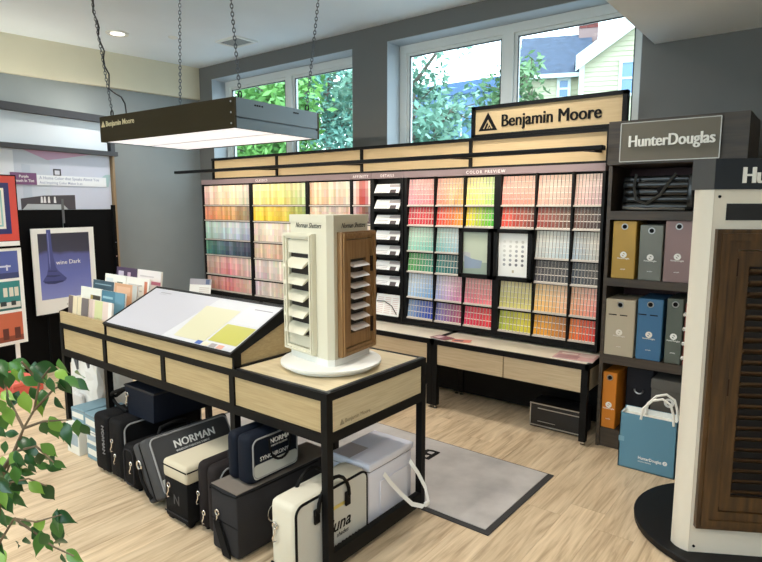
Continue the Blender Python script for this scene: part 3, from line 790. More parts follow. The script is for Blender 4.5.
# dark things in the bottom compartment
t = thing('sample_case', 'dark navy case with a silver ring behind the orange box', 'case', (-.93, 3.98, .13), 0)
MB().rbox(-.085, .085, 0, .2, 0, .40, .012, 2).build('body', mat('dark_navy_cloth', (26, 26, 34), .8), t, smooth=True)
MB().tube([(.0 + .028 * math.cos(a), -.006, .26 + .028 * math.sin(a)) for a in [PI + PI * k / 10 for k in range(11)]], .006, 8).build('ring_handle', STEEL, t, smooth=True)
t = thing('sample_case', 'grey sample box with rounded lid behind the blue tote bag', 'case', (-.73, 3.9, .13))
MB().rbox(-.11, .11, 0, .22, 0, .36, .014, 2).build('body', mat('warm_grey_cloth', (96, 92, 86), .8), t, smooth=True)
MB().rbox(-.114, .114, -.004, .224, .29, .375, .014, 2).build('lid', mat('warm_grey_cloth'), t, smooth=True) if False else MB().rbox(-.114, .114, -.004, .224, .3, .375, .014, 2).build('lid', mat('warm_grey_lid', (104, 100, 94), .8), t, smooth=True)
a, b = MB(), MB(); disc_logo(a, b, fr((0, -.001, .23), (1, 0, 0), (0, 0, 1)), .03); a.build('emblem', WHITEPR, t); b.build('emblem_mark', INK, t)
# black sample roll on the top shelf
t = thing('sample_roll', 'glossy black rolled shutter sample with strap on the top shelf', 'sample', (-.89, 3.96, 1.562))
GL = mat('gloss_black', (30, 30, 30), .22)
for k, (z, y) in enumerate(((.03, 0), (.075, .01), (.12, .012), (.165, .006), (.2, .03))):
    MB().rbox(-.205, .205, y - .028, y + .1, z - .024, z + .021, .012, 2).build('slat', GL, t, smooth=True)
MB().rbox(.175, .215, -.04, .11, .004, .225, .014, 2).build('end_cap', GL, t, smooth=True)
MB().tube([(-.12, -.03, .23), (-.125, -.045, .15), (-.11, -.05, .07), (-.05, -.05, .045), (.03, -.05, .10), (.07, -.045, .17), (.11, -.03, .23)], .008, 8).build('strap', mat('strap_dark', (62, 60, 56), .4), t, smooth=True)
MB().tube([(-.19, -.035, .02), (-.05, -.05, .012), (.05, -.05, .016), (.17, -.04, .012)], .009, 8).build('roll_cord', mat('cord_silver', (150, 146, 138), .3, .6), t, smooth=True)
MB().cyl((.03, -.034, .13), (.03, -.026, .13), .022, 16).build('button', INK, t)
t = thing('knob_sample', 'small round brass knob sample at the right of the top shelf', 'sample', (-.6, 3.95, 1.562))
MB().lathe([(.018, 0), (.018, .01), (.008, .02), (.01, .03), (.024, .04), (.03, .055), (.024, .07), (.008, .076)], 20).build('knob', mat('brass', (176, 120, 66), .3, .7), t, smooth=True)

# blue paper tote on the floor
t = thing('tote_bag', 'blue paper carrier bag with white rope handles on the floor', 'bag', (-.78, 3.66, 0))
TB = mat('tote_blue', (92, 140, 164), .5)
tx, ty, tz_ = .16, .06, .345
for nm, a in (('front_wall', (-tx, tx, -ty, -ty + .006, .0, tz_)), ('back_wall', (-tx, tx, ty - .006, ty, 0, tz_ + .012)), ('side_wall', (-tx, -tx + .006, -ty, ty, 0, tz_)), ('side_wall', (tx - .006, tx, -ty, ty, 0, tz_)), ('base', (-tx, tx, -ty, ty, 0, .006))):
    MB().box(*a).build(nm, TB, t)
MB().box(-tx + .006, tx - .006, -ty + .006, ty - .006, tz_ - .05, tz_ - .02).build('tissue', mat('tissue', (226, 224, 214), .8), t)
il = MB().box(-tx + .006, tx - .006, ty - .009, ty - .006, .2, tz_ + .011).box(-tx + .006, -tx + .009, -ty + .006, ty - .006, .2, tz_).build('lining', WHITEPR, t)
ROPE = mat('rope_white', (236, 234, 226), .7)
for y in (-ty - .006, ty - .02):
    MB().tube([(-.04 + .0, y, tz_ - .02), (-.03, y + .004, tz_ + .05), (.015, y + .01, tz_ + .105), (.07, y + .012, tz_ + .125), (.115, y + .01, tz_ + .1), (.135, y + .004, tz_ + .04), (.14, y, tz_ - .02)], .0075, 8).build('rope_handle', ROPE, t, smooth=True)
MB().box(-tx - .002, -tx + .03, -ty - .002, -ty + .03, .165, .195).build('label', mat('tote_label', (120, 164, 184), .4), t)
a, b = MB(), MB()
MB().text('HunterDouglas', .026, fr((-.045, -ty, .075), (1, 0, 0), (0, 0, 1)), .0006, .02, sx=.82).build('lettering', WHITEPR, t)
MB().text('window fashions', .011, fr((-.045, -ty, .058), (1, 0, 0), (0, 0, 1)), .0005).build('small_lettering', WHITEPR, t)
disc_logo(a, b, fr((.105, -ty, .083), (1, 0, 0), (0, 0, 1)), .013); a.build('emblem', WHITEPR, t); b.build('emblem_mark', TB, t)

# ---------------------------------------------------------------- white shutter kiosk, right foreground
t = thing('shutter_kiosk', 'white three sided display kiosk with dark walnut shutter on a black round base', 'display', (-.243, 3.164, 0), math.radians(30.13))
MB().lathe([(.45, .0), (.472, .006), (.475, .034), (.47, .04)], 64).build('round_base', mat('black_laminate', (13, 13, 14), .55, spec=.25), t, smooth=True)
def octo(e=0):
    q = .327 + e * .577; b = .243 + e      # a triangle with cut corners, grown by e
    P = [(-q, -b), (q, -b)]; out = []
    for k in range(3):
        a = 2 * PI * k / 3; out += [(x * math.cos(a) - y * math.sin(a), x * math.sin(a) + y * math.cos(a)) for x, y in P]
    return out
KW = mat('kiosk_white', (222, 214, 198), .45)
P8 = octo()
MB().prism(octo(-.012), .04, 1.665).build('carcass', KW, t)
for i in range(6):
    (ax, ay), (bx_, by) = P8[i], P8[(i + 1) % 6]
    d = Vector((bx_ - ax, by - ay, 0)); L_ = d.length
    M = fr((ax, ay, 0), d, (0, 0, 1))       # local z = outward
    if i % 2:   # corner posts, gently rounded
        mb = MB(); n = 6
        prof = [(L_ * k / n, -.012 + .013 * math.sin(PI * k / n) + .0) for k in range(n + 1)]
        Pq = prof + [(L_, -.03), (0, -.03)]
        Mz = Matrix((M.col[0].xyz, M.col[2].xyz, M.col[1].xyz)).transposed().to_4x4(); Mz.translation = M.translation
        mb.prism([(x, y + .012) for x, y in Pq], .041, 1.664, Mz); mb.build('corner_post', KW, t, smooth=True)
    else:
        MB().box(.003, L_ - .003, .041, 1.664, -.012, -.002, M=M).build('face_panel', KW, t)
MB().prism(octo(.012), 1.665, 1.79).build('header', mat('header_navy', (28, 33, 40), .5), t)
for i in (1, 3, 5):
    (ax, ay), (bx_, by) = octo(.0125)[i], octo(.0125)[(i + 1) % 6]
    d = Vector((bx_ - ax, by - ay, 0)); M = fr((ax, ay, 0), d, (0, 0, 1))
    MB().box(.0, d.length, 1.664, 1.791, -.004, .001, M=M).build('header_corner', mat('header_grey', (74, 74, 74), .5), t)
Mf = fr((0, -.255, 0), (1, 0, 0), (0, 0, 1))
MB().text('HunterDouglas', .094, fr((-.23, -.255, 1.69), (1, 0, 0), (0, 0, 1)), .003, .03, sx=.8, res=4).build('lettering', mat('white_letters', (236, 234, 226), .4), t)
MB().box(-.275, .275, -.246, -.24, 1.537, 1.606).build('viewing_slot', mat('slot_dark', (34, 34, 36), .4), t)
sc = MB()
for x in (-.305, .305):
    for z in (.07, 1.635): sc.cyl((x, -.246, z), (x, -.24, z), .006, 10)
sc.build('screw', INK, t)
def shutter(parent, M, w, z0, z1, mfr, mlv, fw, nl, lz0, lz1, lx, tilt, proud=.028, rod=False, chord=.05, hinge=None, gap=.0):
    # M: local x along the face, y up, z outward; a framed louvre panel of width w
    f = MB()
    for a in ((-w / 2, -w / 2 + fw, z0, z1), (w / 2 - fw, w / 2, z0, z1), (-w / 2 + fw, w / 2 - fw, z1 - fw, z1), (-w / 2 + fw, w / 2 - fw, z0, z0 + fw)):
        f.box(a[0], a[1], a[2], a[3], 0, proud, M=M)
        ins = fw * .28
    f.box(-w / 2 + fw * .2, w / 2 - fw * .2, z0 + fw * .2, z0 + fw * .55, proud, proud + .008, M=M)
    f.box(-w / 2 + fw * .2, w / 2 - fw * .2, z1 - fw * .55, z1 - fw * .2, proud, proud + .008, M=M)
    f.box(-w / 2 + fw * .2, -w / 2 + fw * .55, z0 + fw * .55, z1 - fw * .55, proud, proud + .008, M=M)
    f.box(w / 2 - fw * .55, w / 2 - fw * .2, z0 + fw * .55, z1 - fw * .55, proud, proud + .008, M=M)
    fo = f.build('shutter_frame', mfr, parent)
    g = fw + .004
    MB().box(-w / 2 + g, -lx, z0 + g, z1 - g, 0, proud * .75, M=M).build('stile', mfr, fo)
    MB().box(lx, w / 2 - g, z0 + g, z1 - g, 0, proud * .75, M=M).build('stile', mfr, fo)
    MB().box(-lx, lx, lz1, z1 - g, 0, proud * .7, M=M).build('top_rail', mfr, fo)
    MB().box(-lx, lx, z0 + g, lz0, 0, proud * .7, M=M).build('bottom_rail', mfr, fo)
    MB().box(-lx, lx, lz0, lz1, -.004, .003, M=M).build('backing', mat('shutter_shadow_gap', (30, 22, 16) if mfr is WALNUT or mfr is OAKM else (190, 184, 166), .6), fo)
    st = (lz1 - lz0) / nl
    for k in range(nl):
        zc = lz0 + st * (k + .5)
        lv = MB(); n = 10; c = chord / 2
        P = [(c * math.cos(q), .0055 * math.sin(q)) for q in [2 * PI * i / n for i in range(n)]]
        ca, sa = math.cos(tilt), math.sin(tilt)
        P = [(x * ca - y * sa, x * sa + y * ca) for x, y in P]     # (outward, up)
        V = []
        for x in (-lx + .001, lx - .001): V += [M @ Vector((x, zc + py, proud * .55 + px + .004)) for px, py in P]
        F = [tuple(range(n)), tuple(range(n, 2 * n))[::-1]] + [(i, (i + 1) % n, n + (i + 1) % n, n + i) for i in range(n)]
        lv.add(V, F); lv.build('louvre', mlv, fo, smooth=True)
    if rod: MB().box(-lx + .05, -lx + .06, lz0 + .02, lz1 - .03, chord * .55 + proud * .5, chord * .55 + proud * .5 + .01, M=M).build('tilt_rod', mlv, fo)
    if hinge:
        for z in hinge:
            MB().box(*((-w / 2 + fw - .012, -w / 2 + fw + .006) if hinge[0] > 0 and not rod and mfr is WALNUT else (w / 2 - fw - .006, w / 2 - fw + .012)), z, z + .075, proud * .7, proud * .7 + .008, M=M).build('hinge', BRONZE, fo)
WALNUTL = mat('walnut_louvre', (70, 52, 32), .3, noise=.3, nscale=4, stretch=(1.2, 12, 12), col2=(46, 32, 20))
shutter(t, fr((0, -.243, 0), (1, 0, 0), (0, 0, 1)), .626, .17, 1.5, WALNUT, WALNUTL, .085, 21, .325, 1.345, .178, math.radians(38), hinge=(1.305, .785, .2))

# ---------------------------------------------------------------- sample island
t = thing('sample_island', 'long black framed display island with ash panels, carrier bags stored beneath', 'island', (-2.8, 2.02, 0))
IX0, IX1, IY0, IY1 = -4.04, -1.598, 1.69, 2.435
def bar(mb, *a): mb.box(*a)
LS = .036
xs = [IX0, -3.452, -2.225, IX1 - LS]
for x in xs:
    for y in (IY0, IY1 - LS):
        x0 = x - LS / 2 if -4 < x < -1.7 else x
        l = MB().box(x0, x0 + LS, y, y + LS, .02, .6).box(x0, x0 + LS, y, y + LS, .643, .787).build('leg', BLACK, t, world=True)
        MB().lathe([(.015, 0), (.015, .007), (.007, .012), (.007, .02)], 12, (x0 + LS / 2, y + LS / 2, 0)).build('levelling_foot', CHROME, l, world=True)
f = MB()
for y0, y1 in ((IY0, IY0 + .03), (IY1 - .03, IY1)):
    f.box(IX0, IX1, y0, y1, .787, .822).box(IX0, IX1, y0, y1, .6, .643)
for x0, x1 in ((IX0, IX0 + .03), (IX1 - .03, IX1)):
    f.box(x0, x1, IY0 + .03, IY1 - .03, .787, .822).box(x0, x1, IY0 + .03, IY1 - .03, .6, .643)
for x in (-2.82,): f.box(x - .018, x + .018, IY0 + .002, IY0 + .03, .643, .787).box(x - .018, x + .018, IY1 - .03, IY1 - .002, .643, .787)
f.build('frame', BLACK, t, world=True)
for x in (IX0, IX1 - .036): bx('lower_rail', BLACK, t, x + .002, x + .034, IY0 + LS, IY1 - LS, .03, .1)
for x in (-3.452, -2.23): bx('cross_rail', BLACK, t, x - .015, x + .015, IY0 + .04, IY1 - .04, .6, .62)
bx('inner_floor', mat('shelf_underside', (60, 54, 46), .6), t, IX0 + .03, IX1 - .03, IY0 + .035, IY1 - .035, .622, .64)
for a, b in ((-4.002, -3.474), (-3.43, -2.84), (-2.8, -2.245), (-2.205, -1.636)):
    bx('front_panel', ASH, t, a, b, IY0 + .008, IY0 + .026, .645, .785)
    bx('back_panel', ASH, t, a, b, IY1 - .026, IY1 - .008, .645, .785)
ep = bx('end_panel', ASHY, t, IX1 - .026, IX1 - .006, IY0 + .038, IY1 - .038, .645, .785)
bx('end_panel', ASHY, t, IX0 + .008, IX0 + .026, IY0 + .038, IY1 - .038, .645, .785)
lm_ = MB(); MM = fr((IX1 - .008, 1.78, .664), (0, 1, 0), (0, 0, 1))
MB().text('Benjamin Moore', .026, fr((IX1 - .0055, 1.81, .665), (0, 1, 0), (0, 0, 1)), .0005, .0).build('lettering', mat('faint_letters', (150, 138, 112), .5), ep, world=True); emblem(lm_, fr((IX1 - .0055, 1.775, .663), (0, 1, 0), (0, 0, 1)), .028)
lm_.build('emblem', mat('faint_letters', (150, 138, 112), .5), ep, world=True)
bx('table_top', mat('ash_top', (222, 206, 172), .35, noise=.08, nscale=5, stretch=(1.2, 8, 20), col2=(206, 188, 152)), t, -2.2, IX1 - .03, IY0 + .03, IY1 - .03, .8, .8225)
bx('top_trim', mat('dark_steel_edge', (58, 60, 64), .35, .5), t, -2.2, IX1, IY0 + .012, IY0 + .03, .822, .8245)
bx('top_trim', mat('dark_steel_edge', (58, 60, 64), .35, .5), t, IX1 - .03, IX1 - .012, IY0 + .03, IY1, .822, .8245)
bx('deck', ASH, t, IX0 + .03, -2.2, IY0 + .03, IY1 - .03, .8, .8225)
# slanted reading board, ridge in the middle
R0, R1 = -3.415, -2.2
yb_, zb_, zf_ = 2.045, 1.062, .886
MB().prism([(1.69, .8225), (1.69, zf_), (yb_, zb_), (2.36, zf_ + .02), (2.36, .8225)], R0 + .012, R1 - .014, fr((0, 0, 0), (0, 1, 0), (0, 0, 1))).build('slant_box', ASH, t, world=True)
sd = Vector((0, yb_ - 1.69, zb_ - zf_)).normalized(); Msl = fr((R0, 1.69, zf_), (1, 0, 0), sd)
SLN = (Vector((0, yb_ - 1.69, zb_ - zf_))).length; RW = R1 - R0
fb = MB()
fb.box(0, RW, -.012, .004, .0, .02, M=Msl).box(0, RW, SLN - .012, SLN + .004, 0, .02, M=Msl).box(0, .014, .004, SLN - .012, 0, .02, M=Msl).box(RW - .014, RW, .004, SLN - .012, 0, .02, M=Msl)
fb.build('board_edge', BLACK, t, world=True)
for x0, x1 in ((R1 - .014, R1), (R0, R0 + .012)):
    MB().prism([(1.692, .8225), (1.692, zf_ + .002), (yb_, zb_), (2.36, zf_ + .02), (2.36, zf_ - .03), (yb_, zb_ - .05), (1.735, .892), (1.735, .8225)], x0, x1, fr((0, 0, 0), (0, 1, 0), (0, 0, 1))).build('slant_edge', BLACK, t, world=True)

bx('slant_skirt', BLACK, t, R1 - .014, R1, 1.69, 2.36, .8225, .832)
bo = MB().box(.014, RW - .014, .004, SLN - .012, .004, .017, M=Msl).build('board', mat('board_white', (192, 192, 195), .5), t, world=True)
def sp(name, pts, col, h=.0006, par=bo): MB().prism(pts, .017, .017 + h, Msl).build(name, mat('brd_%d_%d_%d' % col, col, .3), par, world=True)
sp('printed_grey', [(.02, .008), (.60, .008), (.68, SLN - .02), (.02, SLN - .02)], (178, 177, 184))
sp('printed_cream', [(.69, .03), (.95, .03), (.95, .30), (.65, .30)], (194, 190, 160), .0008)
sp('printed_green', [(.965, .05), (1.19, .05), (1.19, .19), (.965, .19)], (176, 172, 80), .0009)
sp('printed_panel', [(.965, .2), (1.19, .2), (1.19, .36), (.965, .36)], (194, 194, 198), .0008)
sp('printed_line', [(1.03, .33), (1.17, .33), (1.17, .337), (1.03, .337)], (130, 130, 134), .001)
for k, c in enumerate(((62, 92, 160), (214, 196, 170), (150, 142, 140), (208, 150, 130), (190, 188, 196))):
    sp('printed_chip', [(.9 + k * .058, .010), (.945 + k * .058, .010), (.945 + k * .058, .036), (.9 + k * .058, .036)], c, .0012)
sp('printed_heading', [(.12, .345), (.23, .345), (.23, .353), (.12, .353)], (140, 140, 144), .001)
sp('printed_heading', [(.12, .332), (.2, .332), (.2, .336), (.12, .336)], (160, 160, 164), .001)
# brochure trough at the left end: stepped tiers
BX0, BX1 = -4.025, -3.44
bx('trough_front', ASH, t, BX0, BX1, 1.692, 1.708, .8225, .898)
bx('trough_side', BLACK, t, BX1, BX1 + .012, 1.692, 2.2, .8225, .9)
MB().prism([(1.692, .8225), (1.692, .898), (2.16, 1.05), (2.16, .8225)], 0, .012, fr((BX0 - .012, 0, 0), (0, 1, 0), (0, 0, 1))).build('trough_side', BLACK, t, world=True)
TY = [1.75, 1.835, 1.92, 2.005, 2.09]
for k, y in enumerate(TY):
    bx('trough_step', ASH, t, BX0, BX1, y - .04 if k else 1.708, y + (.045 if k < 4 else .06), .8225, .836 + .036 * k)

def brochure(label, row, x0, x1, h, col, deco, lean=.12):
    y = TY[row]; z = .836 + .036 * row; w = x1 - x0
    t = thing('brochure', label, 'brochure', ((x0 + x1) / 2, y, z), 0, 'brochures in the trough of the island')
    M = fr((-w / 2, -.012, .0005), (1, 0, 0), (0, lean, 1))
    MB().box(0, w, 0, h, -.012, -.001, M=M).build('pages', mat('pages_white', (228, 224, 216)), t)
    MB().box(-.001, w + .001, -.0, h + .001, -.001, .001, M=M).build('cover', mat('bk%d_%d_%d' % col, col, .4), t)
    for (a, b, c, d, cc) in deco:
        MB().box(a * w, b * w, c * h, d * h, .001, .0018, M=M).build('cover_print', mat('bk%d_%d_%d' % cc, cc, .4), t)
brochure('brochure with brown grey and cream stripes in the front row, left', 0, -4.02, -3.745, .165, (226, 212, 178), [(0, .22, 0, 1, (120, 106, 100)), (.66, 1, 0, 1, (116, 106, 104)), (.44, .47, 0, 1, (190, 178, 150))])
brochure('brochure with pale green and pink stripes in the front row, right', 0, -3.735, -3.45, .165, (222, 202, 190), [(.0, .16, 0, 1, (205, 182, 172)), (.26, .6, 0, 1, (206, 208, 154)), (.36, .5, .05, .35, (190, 130, 80)), (.85, 1, 0, 1, (236, 230, 222))])
brochure('white brochure with a small dark photo behind the striped one', 1, -4.025, -3.75, .18, (226, 224, 212), [(.6, .98, .3, .75, (58, 54, 44)), (.5, .62, .3, .75, (170, 150, 80))])
brochure('teal blue brochure standing behind the green striped one', 1, -3.74, -3.455, .178, (74, 122, 142), [(.06, .5, .72, .8, (150, 186, 196)), (.6, 1, 0, 1, (104, 148, 166))])
brochure('dark slate teal brochure with a pale frame, third row left', 2, -4.025, -3.75, .182, (58, 82, 94), [(.1, .9, .62, .66, (140, 164, 172)), (.1, .9, .84, .88, (140, 164, 172))])
brochure('peach orange brochure in the third row, right', 2, -3.735, -3.455, .182, (206, 158, 122), [(.1, .7, .6, .9, (220, 178, 146)), (.8, 1, 0, 1, (188, 190, 186))])
brochure('white brochure with a sketch, fourth row left', 3, -4.02, -3.745, .18, (232, 230, 220), [(.6, .86, .45, .75, (88, 100, 84)), (.05, .4, .6, .85, (206, 212, 214))])
brochure('white printed brochure, fourth row right', 3, -3.735, -3.455, .18, (230, 226, 216), [(.1, .7, .5, .55, (190, 186, 180)), (.1, .7, .7, .75, (190, 186, 180)), (.8, .92, .3, .9, (200, 120, 90))])
brochure('dark plum brochure with two pale pictures in the back row', 4, -4.02, -3.75, .185, (74, 58, 84), [(.1, .36, .62, .86, (196, 186, 200)), (.55, .7, .6, .84, (186, 160, 176))])
brochure('pale brochure with a pink foot in the back row', 4, -3.735, -3.455, .185, (226, 218, 214), [(0, 1, .5, .62, (176, 98, 120)), (.1, .7, .75, .8, (196, 186, 184))])
# leaflets lying on the back slope of the island
booklet('red leaflet propped behind the brochures on the island', (-3.32, 2.27, .96), .4, .13, .17, .005, (208, 70, 84), [(.1, .6, .4, .8, (236, 170, 170))]).rotation_euler = (-.42, 0, .3)
booklet('tan card leaflet beside the red leaflet on the island', (-3.14, 2.27, .96), .1, .14, .15, .005, (206, 176, 130), [(.1, .8, .5, .8, (226, 206, 170))]).rotation_euler = (-.42, 0, .1)

t = thing('storage_box', 'low coral red box on the floor behind the ficus leaves', 'box', (-5.5, 1.88, 0), .3)
MB().rbox(-.2, .2, -.14, .14, 0, .09, .006, 1).build('body', mat('coral_card', (206, 92, 78), .6), t)
MB().rbox(-.206, .206, -.146, .146, .09, .125, .006, 1).build('lid', mat('coral_lid', (216, 108, 92), .6), t)
# ---------------------------------------------------------------- three sided shutter carousel on the island
CP = Vector((-1.757, 1.893, 0)); CL = Vector((-2.095, 1.955, 0)); CR = Vector((-1.803, 2.235, 0))
cc = Vector((-1.885, 2.03, 0))
t = thing('shutter_carousel', 'white three sided rotating stand with cream and oak shutter doors', 'display', (cc.x, cc.y, .8245))
MB().lathe([(.205, 0), (.212, .004), (.212, .011), (.205, .014)], 56, (cc.x, cc.y, .8247)).build('lower_disc', OFFW, t, smooth=True, world=True)
MB().lathe([(.12, 0), (.12, .006)], 32, (cc.x, cc.y, .8385)).build('bearing', INK, t, world=True)
MB().lathe([(.236, 0), (.244, .004), (.244, .014), (.236, .018)], 64, (cc.x, cc.y, .8445)).build('turntable', OFFW, t, smooth=True, world=True)
ctr = (CP + CL + CR) / 3
def shrink(p, k): return ctr + (p - ctr) * k
tri = []
for a, b, c in ((CP, CR, CL), (CR, CL, CP), (CL, CP, CR)):
    tri += [a + (c - a).normalized() * .028, a + (b - a).normalized() * .028]
MB().prism([(p.x, p.y) for p in tri], .8625, 1.52).build('post', CREAMW, t, world=True)
big = [ctr + (p - ctr) * 1.03 for p in tri]
MB().prism([(p.x, p.y) for p in big], 1.52, 1.555).build('cap', CREAMW, t, world=True)
MB().prism([(p.x, p.y) for p in [ctr + (p - ctr) * 1.045 for p in tri]], .8625, .893).build('skirting', OFFW, t, world=True)
def face(a, b):   # frame on the face that runs from a to b, seen from outside
    d = (b - a).normalized(); mid = (a + b) / 2
    return fr((mid.x, mid.y, 0), d, (0, 0, 1))
inv = MW[t.name].inverted()
OAKL = mat('pale_louvre', (214, 200, 190), .25)
FL = inv @ face(CL, CP); FR_ = inv @ face(CP, CR); FB = inv @ face(CR, CL)
off = -.8245
ML_ = FL @ Matrix.Translation((0, 0, .001)); MR_ = FR_ @ Matrix.Translation((0, 0, .001))
def SH(M, z): return M
shutter(t, ML_ @ Matrix.Translation((-.055, 0, 0)), .235, .9, 1.468, CREAMW, CREAMW, .026, 5, .985, 1.375, .082, math.radians(-38), .024, True, .09)
shutter(t, MR_ @ Matrix.Translation((.028, 0, 0)), .295, .9, 1.478, OAKM, OAKL, .034, 7, 1.0, 1.35, .068, math.radians(-22), .026, False, .055, hinge=(1.28, .98))
for Mx, xx in ((ML_, -.10), (MR_, -.085)):
    MB().text('Norman Shutters', .034, Mx @ Matrix.Translation((xx, 1.495, -.0005)), .0006, -.004, 'LEFT', sx=.85, shear=.45).build('script_lettering', mat('script_grey', (52, 48, 46), .6), t)

# ---------------------------------------------------------------- bags stored under the island
BAGBLK = mat('bag_black', (11, 11, 13), .75, bump=.2, bscale=250, spec=.2)
BAGCH = mat('bag_charcoal', (44, 43, 45), .8, bump=.25, bscale=250, spec=.2)
BAGGR = mat('bag_grey', (72, 72, 73), .8, bump=.25, bscale=250, spec=.2)
BAGNV = mat('bag_navy', (12, 20, 34), .7, bump=.2, bscale=250, spec=.2)
BAGBE = mat('bag_beige', (206, 196, 172), .8, bump=.2, bscale=250, spec=.2)
BAGBR = mat('bag_brown', (36, 31, 31), .75, bump=.2, bscale=250, spec=.2)
BAGTP = mat('bag_taupe', (120, 112, 104), .8, bump=.2, bscale=250, spec=.2)
CREAMB = mat('bag_cream', (214, 208, 190), .8, bump=.2, bscale=250, spec=.2)
PALEB = mat('bag_pale_grey', (202, 204, 198), .8, bump=.2, bscale=250, spec=.2)
PIPE = mat('piping_grey', (150, 150, 150), .5)
COOL = mat('bag_white', (222, 224, 236), .6, bump=.3, bscale=18)
def loop(w, h, r, cx=0, cz=0, n=5):
    P = []
    for sx_, sz_, a0 in ((1, 1, 0), (-1, 1, 90), (-1, -1, 180), (1, -1, 270)):
        for k in range(n + 1):
            a = math.radians(a0 + 90 * k / n); P.append((cx + sx_ * (w / 2 - r) + r * math.cos(a), cz + sz_ * (h / 2 - r) + r * math.sin(a)))
    return P
def side_pipe(parent, x, y0, y1, z0, z1, r, m, name='piping', rad=.005):   # piping loop round the side face at x
    P = loop(y1 - y0, z1 - z0, r, (y0 + y1) / 2, (z0 + z1) / 2)
    return MB().tube([(x, p[0], p[1]) for p in P], rad, 6, True).build(name, m, parent, smooth=True)
def front_pipe(parent, y, x0, x1, z0, z1, r, m, name='zipper', rad=.004):
    P = loop(x1 - x0, z1 - z0, r, (x0 + x1) / 2, (z0 + z1) / 2)
    return MB().tube([(p[0], y, p[1]) for p in P], rad, 6, True).build(name, m, parent, smooth=True)
def clip(parent, x, y, z, s=1):     # swivel strap clip
    m = MB()
    m.tube([(x + .012 * s * math.cos(a), y - .006, z + .012 * s * math.sin(a)) for a in [2 * PI * k / 10 for k in range(10)]], .0035 * s, 6, True)
    m.tube([(x, y - .008, z - .012 * s), (x + .002, y - .01, z - .03 * s), (x - .008 * s, y - .012, z - .048 * s), (x - .004, y - .012, z - .062 * s), (x + .01 * s, y - .01, z - .055 * s)], .0035 * s, 6)
    m.build('strap_clip', CHROME, parent, smooth=True)
def arc_handle(parent, x, y0, y1, z, h, m, r=.009, lean=0):
    P = [(x + lean * math.sin(PI * k / 10), y0 + (y1 - y0) * (.5 - .5 * math.cos(PI * k / 10)), z + h * math.sin(PI * k / 10) ** .6) for k in range(11)]
    MB().tube(P, r, 8).build('handle', m, parent, smooth=True)
def feet(parent, w, y0, y1, m=BAGBLK):
    for x in (-w / 2 + .03, w / 2 - .03):
        for y in (y0 + .04, y1 - .05): MB().cyl((x, y, 0), (x, y, .014), .013, 10).build('foot', m, parent)

# black clamshell case
t = thing('sample_case', 'black clamshell case with grey piping, first of the upright bags from the left', 'bag', (-3.27, 1.585, 0), 0)
MB().rbox(-.165, -.002, 0, .56, .012, .368, .03, 3).build('left_shell', BAGBLK, t, smooth=True)
MB().rbox(.002, .15, 0.005, .56, .012, .37, .03, 3).build('right_shell', BAGBLK, t, smooth=True)
side_pipe(t, .15, .03, .54, .04, .345, .04, PIPE)
MB().text('NORMAN', .04, fr((-.055, -.0015, .31), (0, 0, -1), (1, 0, 0)), .0006, .02).build('lettering', mat('faded_white', (120, 120, 122)), t)
clip(t, .06, 0.004, .24); clip(t, .09, .002, .16, .8); feet(t, .3, 0, .55)
# second black case, mostly hidden
t = thing('sample_case', 'low black case wedged between clamshell case and leaning grey case', 'bag', (-3.015, 1.575, 0), 0)
MB().rbox(-.07, .07, 0, .52, .012, .265, .03, 3).build('body', BAGBLK, t, smooth=True)
front_pipe(t, -.001, -.05, .05, .04, .24, .03, BAGCH); feet(t, .14, 0, .5)
clip(t, .03, 0, .17, .9)
# leaning grey case with lettering: the whole shell turned by the lean
t = thing('sample_case', 'grey and black case leaning to the left, white lettering on its side', 'bag', (-2.775, 1.55, 0), 0)
ang = -math.radians(28)
Mr = Matrix.Rotation(ang, 4, 'Y')
def R_(mb): mb.v = [tuple(Mr @ Vector(p)) for p in mb.v]; return mb
GW, GH, GL_ = .17, .335, .52
R_(MB().rbox(0, .06, 0, GL_, .004, GH, .02, 3)).build('left_shell', BAGGR, t, smooth=True)
R_(MB().rbox(.05, .085, .006, GL_ - .006, .01, GH - .006, .014, 2)).build('zip_band', BAGBLK, t, smooth=True)
R_(MB().rbox(.075, GW, 0, GL_, .004, GH, .02, 3)).build('right_shell', BAGGR, t, smooth=True)
P = loop(GL_ - .03, GH - .03, .03, GL_ / 2, GH / 2)
R_(MB().tube([(GW, p[0], p[1]) for p in P], .005, 6, True)).build('piping', PIPE, t, smooth=True)
R_(MB().rbox(GW - .003, GW + .004, .02, GL_ - .02, .02, .1, .003, 1)).build('pale_band', PALEB, t)
R_(MB().text('NORMAN', .06, fr((GW, .14, .235), (0, 1, 0), (0, 0, 1)), .0008, .015)).build('lettering', WHITEPR, t)
R_(MB().text('WINDOW FASHIONS SAMPLE', .016, fr((GW, .145, .213), (0, 1, 0), (0, 0, 1)), .0006, .005)).build('small_lettering', WHITEPR, t)
hb = R_(MB().tube([(GW / 2, .12, GH), (GW / 2 + .01, .14, GH + .035), (GW / 2 + .015, .22, GH + .045), (GW / 2 + .01, .30, GH + .035), (GW / 2, .32, GH)], .011, 8)); hb.build('handle', BAGBLK, t, smooth=True)
rg = R_(MB().tube([(.035 + .02 * math.cos(a), -.006, .22 + .024 * math.sin(a)) for a in [2 * PI * k / 14 for k in range(14)]], .0055, 6, True)); rg.build('ring', CHROME, t, smooth=True)
R_(MB().tube([(.035, -.012, .2), (.04, -.018, .14), (.05, -.014, .06), (.055, -.004, .03)], .009, 6)).build('strap', BAGBLK, t, smooth=True)
